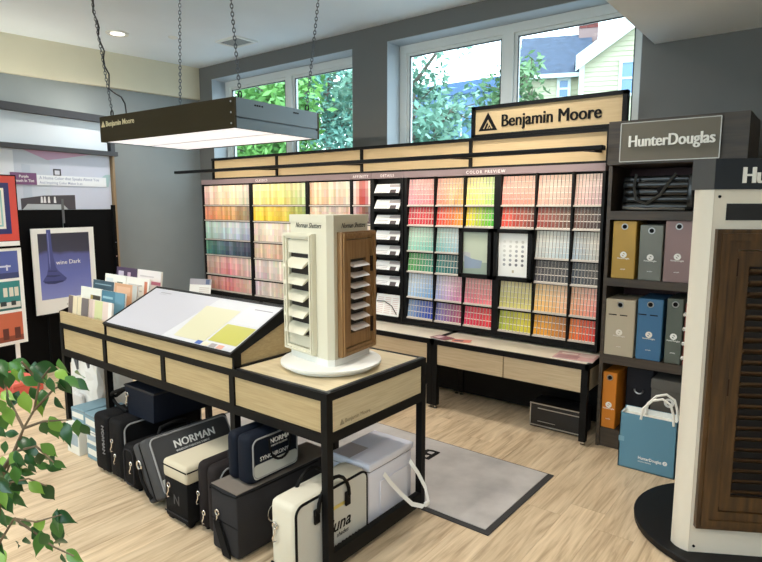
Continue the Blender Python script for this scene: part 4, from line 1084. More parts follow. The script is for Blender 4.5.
# beige topped trolley
t = thing('sample_case', 'black wheeled case with a beige zipped top beside the leaning grey case', 'bag', (-2.496, 1.535, 0), 0)
MB().rbox(-.1, .1, 0, .55, .02, .24, .014, 2).build('body', BAGBLK, t, smooth=True)
MB().rbox(-.104, .104, -.004, .556, .232, .328, .02, 3).build('top', BAGBE, t, smooth=True)
MB().box(-.105, .105, -.0055, -.0035, .296, .303).box(.1045, .1065, 0, .55, .296, .303).build('zipper', INK, t)
for x in (-.075, .075):
    for y in (.03, .5): MB().cyl((x - .012, y, .022), (x + .012, y, .022), .022, 14).build('wheel', INK, t)
MB().box(-.1, .1, -.004, .0, .05, .055).build('seam', BAGCH, t); clip(t, -.05, 0, .2)
MB().text('N', .07, fr((-.02, -.001, .11), (1, 0, 0), (0, 0, 1)), .0005, .01).build('lettering', mat('faded_dark', (60, 60, 62)), t)
# dark brown case
t = thing('sample_case', 'dark brown rounded case with zip piping between beige topped and charcoal cases', 'bag', (-2.305, 1.575, 0), 0)
MB().rbox(-.075, .005, 0, .54, .012, .36, .035, 3).build('left_shell', BAGBR, t, smooth=True)
MB().rbox(.0, .085, 0, .54, .012, .36, .035, 3).build('right_shell', BAGBR, t, smooth=True)
side_pipe(t, .085, .03, .52, .04, .335, .045, PIPE, rad=.0045)
arc_handle(t, .01, .14, .36, .352, .06, BAGBR, .011); feet(t, .14, 0, .52, INK)
clip(t, -.05, 0, .2, .9); clip(t, -.01, 0, .11, .9)
# charcoal case that carries the navy one
t = thing('sample_case', 'large charcoal cloth case carrying the navy bag on its lid', 'bag', (-2.085, 1.52, 0), -.02)
MB().rbox(-.1, .095, 0, .62, .012, .322, .014, 2).build('body', BAGCH, t, smooth=True)
MB().box(-.097, .092, .004, .61, .3215, .3245).build('lid', BAGTP, t)
MB().tube([(-.1, -.001, .3), (-.098, -.002, .312), (.0, -.003, .304), (.09, -.002, .312), (.097, .1, .31), (.097, .5, .31)], .004, 6).build('piping', BAGBLK, t, smooth=True)
clip(t, -.045, 0, .2, 1.1)
MB().prism([(-.065, .15), (-.02, .155), (.055, .0), (.0, -.0)], 0, .008, fr((0, -.008, .012), (1, 0, 0), (0, 0, 1))).build('strap', BAGBLK, t)
MB().box(-.1, .095, -.002, 0, .16, .164).build('seam', BAGBLK, t); feet(t, .18, 0, .6)
ring_ = MB().tube([(.1, .2 + .03 * math.cos(a), .16 + .04 * math.sin(a)) for a in [2 * PI * k / 12 for k in range(12)]], .004, 6, True); ring_.build('ring', CHROME, t, smooth=True)
# navy bag on top
t = thing('sample_case', 'navy case with pale lower band and white lettering, standing on the charcoal case', 'bag', (-2.08, 1.6, .3245), 0)
MB().rbox(-.085, -.012, 0, .315, .001, .235, .03, 3).build('left_shell', BAGNV, t, smooth=True)
MB().rbox(-.014, .085, 0, .315, .001, .235, .03, 3).build('right_shell', BAGNV, t, smooth=True)
side_pipe(t, .085, .022, .295, .03, .215, .03, PIPE, rad=.004)
MB().prism(loop(.27, .07, .02, .158, .06), 0, .003, fr((.0845, 0, 0), (0, 1, 0), (0, 0, 1))).build('pale_band', PALEB, t)
MB().text('NORMAN', .034, fr((.0865, .12, .172), (0, 1, 0), (0, 0, 1)), .0006, .02).build('lettering', WHITEPR, t)
MB().text('SYNCHRONY', .029, fr((.0865, .06, .107), (0, 1, 0), (0, 0, 1)), .0006, .01).build('small_lettering', WHITEPR, t)
MB().text('WINDOW FASHIONS', .012, fr((.0865, .115, .155), (0, 1, 0), (0, 0, 1)), .0005).build('small_lettering', WHITEPR, t)
arc_handle(t, .095, .11, .24, .2, -.11, BAGBLK, .006, .01)
# cream bag with handwriting at the corner
t = thing('sample_case', 'cream canvas case with black piping and script behind the corner leg', 'bag', (-1.735, 1.55, 0), 0)
MB().rbox(-.075, .08, 0, .475, .012, .365, .03, 3).build('body', CREAMB, t, smooth=True)
MB().prism(loop(.455, .335, .035, .238, .19), 0, .004, fr((.0785, 0, 0), (0, 1, 0), (0, 0, 1))).build('side_panel', PALEB, t)
side_pipe(t, .08, .008, .468, .02, .358, .04, INK, rad=.006)
MB().box(-.07, .075, -.003, 0.004, .055, .075).build('black_band', INK, t)
clip(t, -.035, 0, .25, 1.15)
MB().text('luna', .085, fr((.0835, .205, .15), (0, 1, 0), (0, 0, 1)), .0006, .012, shear=.3).build('lettering', INK, t)
MB().text('shades', .03, fr((.0835, .25, .118), (0, 1, 0), (0, 0, 1)), .0005, shear=.2).build('small_lettering', INK, t)
MB().text('NORMAN', .045, fr((.0835, .21, .055), (0, 1, 0), (0, 0, 1)), .0005, .015).build('small_lettering', INK, t)
MB().box(.0835, .0842, .22, .31, .255, .272).build('foil_tag', mat('foil_gold', (214, 200, 120), .3, .4), t)
for x in (.088, -.045):
    P = [(x + (.012 if x > 0 else 0), .12 + .2 * (.5 - .5 * math.cos(PI * k / 10)), .30 + .12 * math.sin(PI * k / 10)) for k in range(11)]
    hd = MB().tube(P, .0085, 8); hd.build('handle', INK, t, smooth=True)
for y in (.12, .32): MB().rbox(.083, .098, y - .018, y + .018, .245, .315, .006, 1).build('handle_tab', INK, t, smooth=True)
feet(t, .14, 0, .46)
# white cooler bag
t = thing('cooler_bag', 'white insulated bag with loose white strap at the island end', 'bag', (-1.783, 2.22, 0), 0)
MB().rbox(-.125, .125, -.18, .18, .0, .325, .014, 2).build('body', COOL, t, smooth=True)
MB().rbox(-.132, .132, -.186, .187, .33, .37, .012, 2).build('lid', COOL, t, smooth=True)
MB().box(-.118, .118, -.17, .17, .323, .333).build('zipper_gap', mat('gap_grey', (120, 116, 122), .7), t)
MB().box(-.12, .0, -.176, -.03, .3702, .3718, ).build('lid_patch', mat('patch_grey', (178, 170, 172), .6), t)
MB().box(.0, .12, -.17, .17, .3702, .371).build('lid_top', mat('lid_white', (226, 226, 238), .4), t)
MB().rbox(.125, .133, -.1, .13, .07, .26, .003, 1).build('side_pocket', COOL, t, smooth=True)
MB().box(-.125, .126, -.18, .181, .0, .02).build('base_band', mat('patch_grey2', (170, 170, 178), .6), t)
def ribbon(mb, P, w, axis):
    V = []; F = []
    for p in P: V += [Vector(p) - Vector(axis) * w, Vector(p) + Vector(axis) * w]
    for i in range(len(P) - 1): F.append((2 * i, 2 * i + 1, 2 * i + 3, 2 * i + 2))
    k = len(V); V2 = [v + Vector((.0025, 0, -.0015)) for v in V]
    F2 = [tuple(reversed([q + k for q in f])) for f in F]
    n = len(P)
    E = []
    for i in range(n - 1): E += [(2 * i, 2 * i + 2, 2 * i + 2 + k, 2 * i + k), (2 * i + 1, 2 * i + 1 + k, 2 * i + 3 + k, 2 * i + 3)]
    E += [(0, k, k + 1, 1), (2 * n - 2, 2 * n - 1, 2 * n - 1 + k, 2 * n - 2 + k)]
    return mb.add(V + V2, F + F2 + E)
ribbon(MB(), [(.134, -.075, .29), (.15, -.05, .245), (.185, .0, .17), (.21, .06, .10), (.235, .12, .07), (.245, .155, .085), (.22, .165, .15), (.18, .155, .22), (.138, .14, .28)], .011, (0, .75, .66)).build('strap', WHITEPR, t, smooth=True)
MB().rbox(.236, .252, .125, .165, .065, .09, .004, 1).build('strap_end', WHITEPR, t)
# navy soft bag on the black clamshell
t = thing('sample_case', 'small navy soft bag with open black frame handle lying on the clamshell case', 'bag', (-3.1, 1.7, .3715), 0)
V = [(-.12, 0, 0), (.15, 0, 0), (.15, .45, 0), (-.12, .45, 0), (-.15, -.0, .17), (.16, -.0, .17), (.16, .45, .17), (-.15, .45, .17)]
MB().add(V, [(0, 3, 2, 1), (4, 5, 6, 7), (0, 1, 5, 4), (1, 2, 6, 5), (2, 3, 7, 6), (3, 0, 4, 7)]).build('body', BAGNV, t)
MB().tube([(-.15, 0, .17), (.16, 0, .17), (.16, .45, .17), (-.15, .45, .17)], .007, 6, True).build('rim_piping', PIPE if False else BAGCH, t, smooth=True)
MB().tube([(-.14, .02, .155), (-.3, .0, .09), (-.37, .02, .045), (-.375, .06, .04), (-.3, .12, .11), (-.15, .2, .165)], .011, 8).build('handle', BAGBLK, t, smooth=True)
MB().tube([(-.37, .03, .04), (-.28, .01, .02), (-.13, -.004, .012)], .009, 8).build('handle_strap', BAGBLK, t, smooth=True)
clip(t, -.11, -.004, .12, 1.1)
MB().rbox(-.09, -.03, .1, .2, .166, .182, .004, 1).build('buckle', BAGCH, t)

# boxes and the white carrier bag at the far left end of the island
BLUEB = mat('box_blue', (120, 150, 162), .6); WHB = mat('box_white', (222, 220, 210), .6)
def carton(label, loc, w, d, h, m, rot=0):
    t = thing('sample_box', label, 'box', loc, rot, 'small boxes stacked at the left end of the island')
    MB().rbox(-w / 2, w / 2, -d / 2, d / 2, 0, h, .003, 1).build('body', m, t)
    MB().box(-w / 2 + .012, w / 2 - .012, -d / 2 - .001, -d / 2, h * .3, h * .7).build('label_print', WHB if m is BLUEB else mat('print_bluegrey2', (150, 166, 176)), t)
    MB().box(-w / 2 - .001, w / 2 + .001, -d / 2 - .001, d / 2 + .001, h - .012, h - .008).build('lid_seam', mat('seam_grey', (110, 120, 126)), t)
carton('blue grey box at the bottom of the small stack beside the clamshell case', (-3.57, 1.76, 0), .16, .24, .1, BLUEB)
carton('white box in the middle of the small stack beside the clamshell case', (-3.57, 1.76, .1005), .155, .24, .09, WHB, .03)
carton('blue grey box on top of the small stack beside the clamshell case', (-3.58, 1.76, .191), .16, .24, .105, BLUEB, -.04)
carton('white box standing on the floor behind the ficus', (-3.78, 1.74, 0), .16, .26, .2, WHB, .02)
carton('blue grey box lying on the white box behind the ficus', (-3.78, 1.76, .2005), .16, .22, .09, BLUEB, .05)
t = thing('carrier_bag', 'crumpled white carrier bag with grey strap handles under the island', 'bag', (-4.36, 2.1, 0), 0)
bm = bmesh.new(); bmesh.ops.create_cube(bm, size=1); bmesh.ops.subdivide_edges(bm, edges=bm.edges[:], cuts=7, use_grid_fill=True)
rnd = random.Random(5)
for v in bm.verts:
    x, y, z = v.co; sc_ = 1 - .18 * (z + .5)
    v.co = (x * .46 * sc_ + rnd.uniform(-.01, .01), y * .3 * sc_ + rnd.uniform(-.012, .012), (z + .5) * .5 + (rnd.uniform(-.012, .012) if z > -.49 else 0))
bm.verts.index_update()
mb = MB().add([v.co.copy() for v in bm.verts], [[v.index for v in f.verts] for f in bm.faces]); bm.free()
mb.build('body', mat('bag_plastic_white', (224, 224, 220), .45), t)
for y in (-.12, .1): MB().tube([(-.1, y, .36), (-.11, y - .02, .48), (-.04, y - .03, .56), (.05, y - .02, .53), (.08, y, .40)], .014, 6).build('strap_handle', mat('strap_grey', (92, 92, 96), .7), t, smooth=True)
MB().rbox(-.13, .06, -.19, -.158, .04, .2, .01, 1).build('front_pocket', mat('pocket_pale', (206, 206, 204), .5), t)

# ---------------------------------------------------------------- floor mat
t = thing('floor_mat', 'grey carpet mat with black rubber border and black letter', 'mat', (-2.4, 2.83, 0), -.015)
MB().rbox(-1.2, 1.2, -.41, .405, 0, .006, .003, 1).build('rubber_border', mat('rubber', (44, 43, 43), .7), t)
CARP = mat('carpet_grey', (194, 189, 185), .95, noise=.14, nscale=5, bump=.4, bscale=300, col2=(166, 161, 158))
MB().box(-1.165, 1.165, -.375, .39, .006, .0095).build('carpet', CARP, t)
MB().text('B', .2, fr((.515, .24, .0096), (-1, 0, 0), (0, -1, 0)), .0004, .02, 'LEFT').build('lettering', INK, t)

# ---------------------------------------------------------------- display stand by the left wall
ST = thing('display_stand', 'tall black display stand with room mural and light header by the left wall', 'display', (-6.15, 3.2, 0), math.radians(-80.97))
t = ST
BLKM = mat('matt_black', (7, 7, 8), .85, spec=.15)
bx_l = lambda name, m, *a, **k: MB().box(*a).build(name, m, t, **k)
bx_l('board', BLKM, -.0, .548, -.02, 0, .0, 1.555)
bx_l('board', BLKM, .572, 2.2, -.02, 0, .0, 1.555)
bx_l('board_joint', mat('joint_grey', (92, 94, 98), .4), .548, .572, -.02, .004, 1.42, 1.66)
mu = bx_l('mural', mat('mural_pale', (196, 204, 218), .45), 0, 2.2, -.02, -.004, 1.555, 2.12)
Mm = fr((2.2, -.004, 0), (-1, 0, 0), (0, 0, 1))      # print frame: x from near to far; outward = +y local
def pr_(name, P, col, h=.001, par=mu):
    MB().prism([(2.2 - a, z) for a, z in P], 0, h, Mm).build(name, mat('mu_%d_%d_%d' % col, col, .45), par)
pr_('printed_wall', [(0.02, 1.557), (.66, 1.557), (.66, 2.04), (0.02, 2.10)], (198, 204, 222))
pr_('printed_ceiling', [(.2, 2.118), (.92, 2.118), (.68, 2.03), (.5, 2.06)], (196, 160, 190), .0015)
pr_('printed_door', [(.85, 1.66), (.93, 1.66), (.93, 1.98), (.85, 1.97)], (184, 196, 212), .0015)
pr_('printed_door', [(1.0, 1.62), (1.2, 1.62), (1.2, 2.11), (1.0, 2.1)], (226, 230, 238), .0015)
pr_('printed_console', [(.42, 1.557), (.96, 1.557), (.96, 1.66), (.74, 1.69), (.42, 1.70)], (66, 62, 70), .0016)
pr_('printed_table', [(.5, 1.557), (.95, 1.557), (.9, 1.61), (.55, 1.605)], (178, 184, 190), .0022)
for a in (.62, .68, .72, .75): pr_('printed_ornament', [(a, 1.62), (a + .025, 1.62), (a + .02, 1.68), (a + .005, 1.68)], (226, 226, 228), .0024)
pr_('printed_arch', [(.03 + .11 * math.cos(q), 1.79 + .13 * math.sin(q)) for q in [math.radians(a) for a in range(0, 120, 15)]] + [(.03, 1.79)], (160, 190, 196), .0016)
pr_('printed_frame', [(.55, 1.88), (.63, 1.88), (.63, 1.95), (.55, 1.95)], (54, 50, 60), .0016)
pr_('printed_frame', [(.565, 1.895), (.615, 1.895), (.615, 1.935), (.565, 1.935)], (206, 208, 220), .002)
bn_ = MB().box(.80, 1.04, -.004, .004, 1.79, 1.90).build('purple_block', mat('purple_block', (118, 76, 118), .45), t)
bw_ = MB().box(.06, .80, -.004, .003, 1.79, 1.885).build('white_strip', mat('strip_white', (232, 236, 242), .4), t)
MB().text('Purple', .034, fr((.92, .004, 1.855), (-1, 0, 0), (0, 0, 1)), .0005, .01, 'CENTER').build('lettering', WHITEPR, bn_)
MB().text('Touch In Tint', .034, fr((.92, .004, 1.815), (-1, 0, 0), (0, 0, 1)), .0005, .01, 'CENTER').build('small_lettering', WHITEPR, bn_)
MB().text('A Home Color that Speaks About You', .042, fr((.775, .003, 1.845), (-1, 0, 0), (0, 0, 1)), .0005, .004, sx=.95).build('lettering', mat('lettering_violet', (150, 160, 190), .5), bw_)
MB().text('And Inspiring Color Makes it so', .036, fr((.775, .003, 1.803), (-1, 0, 0), (0, 0, 1)), .0005, .004, sx=.95).build('small_lettering', mat('lettering_violet', (150, 160, 190), .5), bw_)
bx_l('header_bar', mat('header_bar', (52, 53, 58), .5), -.02, 2.2, -.03, .06, 2.45, 2.52)
bx_l('header_bar', mat('header_bar', (70, 72, 78), .5), -.06, 2.2, -.03, .06, 2.115, 2.16)
bx_l('header_panel', mat('header_panel', (206, 214, 222), .25), 0.02, 2.2, -.02, 0, 2.16, 2.45)
bx_l('side_post', mat('post_oak', (150, 126, 96), .5), -.035, -.012, -.02, .03, 0, 2.115)
bx_l('side_post', BLKM, -.012, 0.02, -.02, .03, 0, 1.6)
bx_l('side_post', mat('header_bar', (70, 72, 78), .5), -.05, .0, -.03, .03, 2.115, 2.46)
MB().box(.1, 2.1, -.11, -.06, 2.47, 2.5).build('added_washer_housing', WHITE, t)  # housing added for the unseen uplights behind the header
for xx in (.6, 1.6): lamp('added_washer_lamp', 'AREA', (xx, -.085, 2.505), 2, (1, .93, .78), .9, parent=t, sy=.04, rot=(PI, 0, 0))  # unseen uplights, added to brighten the cream band and the ceiling
hp = MB()
for z in (1.2, 1.05): hp.cyl((.01, .03, z), (.01, .036, z), .008, 8)
hp.build('screw', CHROME, t)
rz = math.radians(-80.97); Ms = MW[ST.name]
def board_thing(name, label, cat, s, off, z):
    p = Ms @ Vector((s, off, 0)); return thing(name, label, cat, (p.x, p.y, z), rz)
# blue poster: local x towards the viewer, faces local +y
t = board_thing('poster', 'white bordered poster of a blue drop falling into blue paint', 'poster', .6145, .06, 0)
# rests on a small black easel foot on the floor
PW, PH, PZ = .641, .827, .55
pb = MB().box(-PW / 2, PW / 2, 0, .012, PZ, PZ + PH).build('poster_board', WHITEPR, t)
Mp = fr((PW / 2, .012, PZ), (-1, 0, 0), (0, 0, 1))
def pq(name, P, col, h): MB().prism([(x * PW, z * PH) for x, z in P], 0, h, Mp).build(name, mat('po_%d_%d_%d' % col, col, .4), pb)
def grad_mat():
    m = bpy.data.materials.new('poster_print'); m.use_nodes = True; N = m.node_tree.nodes; L = m.node_tree.links; b = N['Principled BSDF']
    tc = N.new('ShaderNodeTexCoord'); sx = N.new('ShaderNodeSeparateXYZ'); r = N.new('ShaderNodeValToRGB'); L.new(tc.outputs['Generated'], sx.inputs[0])
    nz = N.new('ShaderNodeTexNoise'); nz.inputs['Scale'].default_value = 4; L.new(tc.outputs['Object'], nz.inputs['Vector'])
    ad = N.new('ShaderNodeMath'); ad.operation = 'MULTIPLY_ADD'; ad.inputs[1].default_value = .16; L.new(nz.outputs['Fac'], ad.inputs[0]); L.new(sx.outputs['Z'], ad.inputs[2])
    L.new(ad.outputs[0], r.inputs[0]); e = r.color_ramp.elements
    e[0].position = 0; e[0].color = lin((140, 148, 208)); e[1].position = 1; e[1].color = lin((52, 54, 70))
    for p, c in ((.45, (106, 116, 184)), (.74, (92, 98, 158)), (.80, (60, 62, 82))):
        k = e.new(p); k.color = lin(c)
    L.new(r.outputs[0], b.inputs['Base Color']); b.inputs['Roughness'].default_value = .35
    return m
MB().prism([(.09 * PW, .17 * PH), (.91 * PW, .17 * PH), (.91 * PW, .94 * PH), (.09 * PW, .94 * PH)], 0, .001, Mp).build('poster_print', grad_mat(), pb)
stem = [(.225, .985), (.29, .985), (.295, .80), (.31, .66), (.33, .58), (.345, .53), (.37, .50), (.41, .47), (.46, .43), (.50, .40), (.47, .37), (.32, .345), (.2, .35), (.12, .385), (.15, .42), (.19, .46), (.215, .53), (.22, .64), (.225, .8)]
pq('printed_drop', stem, (72, 80, 138), .0016)
pq('printed_ring', [(.14, .385), (.45, .375), (.44, .36), (.3, .345), (.15, .365)], (52, 58, 104), .0021)
pq('printed_ring', [(.19, .455), (.385, .445), (.4, .435), (.3, .425), (.18, .44)], (52, 58, 104), .0021)
pq('printed_ring', [(.215, .51), (.345, .5), (.35, .488), (.21, .498)], (52, 58, 104), .0021)
pq('printed_highlight', [(.24, .95), (.25, .95), (.255, .6), (.25, .52), (.24, .6)], (120, 128, 186), .0021)
MB().text('wine Dark', .06, Mp @ Matrix.Translation((.345 * PW, .57 * PH, .001)), .0006, .0).build('lettering', WHITEPR, pb)
MB().text('Color Trends', .03, Mp @ Matrix.Translation((.47 * PW, .07 * PH, 0)), .0004, .005).build('small_lettering', mat('grey_letters', (120, 120, 124)), pb)
MB().tube([(-.2, -.012, 0), (-.2, -.005, PZ + .3)], .012, 8).tube([(.2, -.012, 0), (.2, -.005, PZ + .3)], .012, 8).box(-.28, .28, -.01, .02, PZ - .02, PZ).build('easel', BLKM, t)
# art poster and room triptych at the edge of the picture
t = board_thing('art_poster', 'framed poster of nested colour rectangles, red border outermost', 'poster', 1.44, .28, 0)
MB().box(-.29, .29, -.014, 0, 1.24, 1.86).box(-.29, .29, -.014, 0, 1.2255, 1.24).build('backing', BLKM, t)
for k, (e, c) in enumerate(((.0, (212, 74, 60)), (.06, (38, 44, 104)), (.105, (232, 230, 218)), (.125, (150, 196, 196)), (.14, (236, 232, 222)), (.155, (28, 104, 96)))):
    MB().box(-.28 + e, .28 - e, 0, .002 + .001 * k, 1.29 + e, 1.85 - e).build('colour_panel', mat('art%d' % k, c, .45), t)
MB().box(-.28, .28, 0, .002, 1.245, 1.285).build('caption_strip', WHITEPR, t)
t = board_thing('photo_board', 'white board of three room photos, blue teal and terracotta, below the art poster', 'poster', 1.42, .26, 0)
MB().box(-.27, .27, 0, .012, .37, 1.225).box(-.2, -.17, -.02, 0, 0, 1.2).box(.17, .2, -.02, 0, 0, 1.2).build('board', WHITEPR, t)
Mq = fr((.27, .012, 0), (-1, 0, 0), (0, 0, 1))
def pz(name, x0, x1, z0, z1, c, h): MB().box(x0, x1, z0, z1, 0, h, M=Mq).build(name, mat('tr_%d_%d_%d' % c, c, .45), t)
for k, (z0, z1, c) in enumerate(((.96, 1.2, (84, 98, 164)), (.68, .935, (56, 136, 136)), (.4, .655, (196, 104, 76)))):
    pz('printed_room', .1, .505, z0, z1, c, .001)
    pz('printed_floor', .1, .505, z0, z0 + .05, tuple(int(v * .7) for v in c), .0014)
for x in (.36, .41, .455): pz('printed_picture', x, x + .035, .8, .88, (226, 222, 206), .0016)
pz('printed_sofa', .31, .5, .70, .75, (216, 216, 210), .0018); pz('printed_cushion', .33, .38, .72, .76, (50, 60, 62), .002); pz('printed_cushion', .42, .46, .72, .76, (50, 60, 62), .002)
for x in (.33, .43): pz('printed_chair', x, x + .05, .42, .52, (96, 50, 44), .0018)
pz('printed_faucet', .25, .44, 1.06, 1.075, (206, 212, 230), .0018); pz('printed_faucet', .40, .415, 1.03, 1.08, (206, 212, 230), .0018)

# ---------------------------------------------------------------- ficus in the left foreground
t = thing('ficus', 'leafy green ficus plant in the left foreground', 'plant', (-1.8, .48, 0))
BARK = mat('bark', (122, 104, 80), .8, noise=.3, nscale=30)
pot = MB().lathe([(.11, 0), (.12, .01), (.155, .27), (.165, .275), (.165, .3), (.15, .3), (.145, .27)], 32); pot.build('pot', mat('pot_grey', (150, 146, 138), .6), t, smooth=True)
MB().lathe([(.001, .25), (.146, .25), (.14, .262), (.001, .27)], 24).build('soil', mat('soil', (58, 44, 34), .95, noise=.4, nscale=60), t)
BR = [[(-1.8, .48, .26), (-1.79, .49, .4), (-1.759, .518, .645), (-1.735, .55, .88), (-1.702, .573, .938), (-1.677, .591, 1.004), (-1.647, .609, 1.056), (-1.642, .626, 1.132), (-1.63, .583, 1.198)],
 [(-1.702, .573, .938), (-1.746, .566, .871), (-1.76, .552, .851)], [(-1.677, .591, 1.004), (-1.626, .621, 1.027), (-1.545, .66, 1.039)],
 [(-1.647, .609, 1.056), (-1.61, .648, 1.113), (-1.532, .675, 1.146)], [(-1.702, .573, .938), (-1.636, .603, .961), (-1.543, .607, .94)],
 [(-1.76, .537, .763), (-1.735, .569, .842), (-1.676, .593, .861), (-1.636, .621, .841)], [(-1.759, .518, .645), (-1.666, .547, .77), (-1.62, .582, .76), (-1.517, .605, .806)],
 [(-1.666, .547, .77), (-1.625, .573, .737), (-1.546, .593, .711), (-1.483, .614, .7)], [(-1.642, .626, 1.132), (-1.57, .627, 1.184)], [(-1.677, .591, 1.004), (-1.753, .592, 1.058), (-1.801, .592, 1.131)]]
for k, P in enumerate(BR):
    n = len(P); r0, r1 = (.013, .003) if k == 0 else (.004, .0018)
    MB().tube(P, [r0 + (r1 - r0) * min(1, i / (n - 1) * (1.6 if k == 0 else 1)) for i in range(n)], 6).build('trunk' if k == 0 else 'branch', BARK, t, smooth=True, world=True)
LV = [(-1.605, 0.574, 1.095, 0.121, -0.014, -0.993, 0.062), (-1.678, 0.56, 1.048, 0.152, 0.086, -0.985, 0.053), (-1.692, 0.651, 1.07, 0.559, -0.208, -0.803, 0.05), (-1.459, 0.612, 1.157, 0.132, 0.358, -0.924, 0.049), (-1.521, 0.656, 1.148, 0.856, 0.263, -0.446, 0.047), (-1.723, 0.769, 1.073, 0.674, 0.381, -0.633, 0.054), (-1.779, 0.662, 1.06, 0.478, 0.199, -0.855, 0.046), (-1.759, 0.603, 1.064, 0.016, -0.547, -0.837, 0.05), (-1.785, 0.589, 1.114, -0.008, 0.276, -0.961, 0.056), (-1.69, 0.622, 1.124, 0.561, 0.65, -0.512, 0.049), (-1.673, 0.68, 1.051, 0.764, -0.023, -0.644, 0.045), (-1.702, 0.676, 0.966, 0.16, 0.077, -0.984, 0.057), (-1.534, 0.639, 1.009, 0.454, -0.327, -0.829, 0.058), (-1.682, 0.732, 0.959, 0.165, -0.07, -0.984, 0.052), (-1.619, 0.726, 0.971, 0.107, 0.383, -0.917, 0.045), (-1.709, 0.656, 0.976, -0.099, 0.259, -0.961, 0.051), (-1.596, 0.618, 0.956, 0.413, 0.572, -0.709, 0.053), (-1.629, 0.606, 0.926, -0.297, 0.122, -0.947, 0.045), (-1.789, 0.645, 0.905, 0.427, -0.287, -0.857, 0.053), (-1.575, 0.537, 0.966, 0.612, -0.003, -0.791, 0.046), (-1.848, 0.608, 0.758, 0.32, 0.01, -0.948, 0.071), (-1.724, 0.579, 0.788, 0.574, 0.061, -0.817, 0.05), (-1.717, 0.543, 0.811, 0.283, -0.083, -0.955, 0.055), (-1.601, 0.582, 0.863, 0.602, 0.469, -0.646, 0.048), (-1.646, 0.628, 0.816, 0.202, 0.495, -0.845, 0.061), (-1.67, 0.656, 0.87, 0.425, 0.75, -0.507, 0.045), (-1.814, 0.581, 0.69, -0.075, 0.35, -0.934, 0.064), (-1.77, 0.551, 0.732, 0.521, -0.142, -0.841, 0.056), (-1.828, 0.565, 0.65, -0.061, 0.335, -0.94, 0.052), (-1.716, 0.672, 0.665, 0.106, 0.005, -0.994, 0.07), (-1.649, 0.661, 0.728, 0.889, 0.275, -0.367, 0.062), (-1.739, 0.629, 0.683, -0.597, -0.477, -0.645, 0.058), (-1.561, 0.565, 0.731, 0.379, -0.358, -0.853, 0.058), (-1.767, 0.607, 0.635, -0.258, 0.205, -0.944, 0.041), (-1.49, 0.552, 0.772, 0.155, 0.334, -0.93, 0.045), (-1.526, 0.632, 0.674, 0.908, 0.226, -0.353, 0.059), (-1.511, 0.601, 0.686, 0.05, 0.209, -0.977, 0.037), (-1.827, 0.56, 0.586, 0.674, -0.126, -0.727, 0.058), (-1.748, 0.535, 0.662, 0.566, -0.221, -0.794, 0.045), (-1.788, 0.624, 1.147, 0.815, 0.343, -0.467, 0.051), (-1.862, 0.627, 1.133, 0.155, 0.536, -0.83, 0.053), (-1.653, 0.651, 1.164, 0.43, 0.856, -0.288, 0.06), (-1.56, 0.648, 1.162, 0.946, 0.194, -0.262, 0.047), (-1.735, 0.617, 1.132, 0.571, -0.229, -0.789, 0.044), (-1.545, 0.614, 1.144, 0.27, -0.066, -0.96, 0.041), (-1.766, 0.589, 1.077, 0.925, 0.258, -0.278, 0.05), (-1.587, 0.515, 1.106, -0.135, 0.174, -0.975, 0.04), (-1.662, 0.524, 0.882, 0.168, 0.525, -0.835, 0.053), (-1.841, 0.595, 0.81, 0.684, 0.264, -0.68, 0.053), (-1.687, 0.566, 0.914, 0.203, 0.021, -0.979, 0.038), (-1.716, 0.604, 0.863, 0.708, 0.614, -0.35, 0.039), (-1.679, 0.605, 0.886, 0.388, 0.31, -0.868, 0.033), (-1.775, 0.669, 0.84, 0.765, 0.547, -0.34, 0.041), (-1.582, 0.636, 0.913, 0.51, 0.563, -0.65, 0.038), (-1.659, 0.547, 1.187, 0.676, 0.157, -0.72, 0.052), (-1.861, 0.665, 1.136, 0.756, 0.558, -0.342, 0.054), (-1.689, 0.637, 1.151, 0.889, 0.055, -0.454, 0.055), (-1.701, 0.536, 0.906, 0.414, 0.28, -0.866, 0.043), (-1.578, 0.504, 1.047, 0.582, 0.491, -0.648, 0.035), (-1.757, 0.586, 0.971, -0.479, -0.852, 0.21, 0.039), (-1.721, 0.591, 0.843, 0.744, 0.453, -0.491, 0.039), (-1.764, 0.565, 0.77, 0.548, 0.101, -0.831, 0.056), (-1.757, 0.589, 0.816, 0.412, 0.489, -0.769, 0.051), (-1.557, 0.498, 0.911, 0.907, 0.125, -0.402, 0.045)]
def leaf_mat():
    m = bpy.data.materials.new('ficus_leaf'); m.use_nodes = True; N = m.node_tree.nodes; L = m.node_tree.links; b = N['Principled BSDF']
    oi = N.new('ShaderNodeObjectInfo'); r = N.new('ShaderNodeValToRGB'); e = r.color_ramp.elements
    e[0].position = 0; e[0].color = lin((34, 74, 36)); e[1].position = 1; e[1].color = lin((146, 186, 72))
    for p, c in ((.45, (50, 98, 48)), (.8, (84, 134, 58))): k = e.new(p); k.color = lin(c)
    L.new(oi.outputs['Random'], r.inputs[0]); L.new(r.outputs[0], b.inputs['Base Color'])
    b.inputs['Roughness'].default_value = .3
    b.inputs['Specular IOR Level'].default_value = .6
    tr = N.new('ShaderNodeBsdfTranslucent'); L.new(r.outputs[0], tr.inputs[0]); mx = N.new('ShaderNodeMixShader'); mx.inputs[0].default_value = .2
    L.new(b.outputs[0], mx.inputs[1]); L.new(tr.outputs[0], mx.inputs[2]); L.new(mx.outputs[0], N['Material Output'].inputs[0])
    return m
LEAFM = leaf_mat()
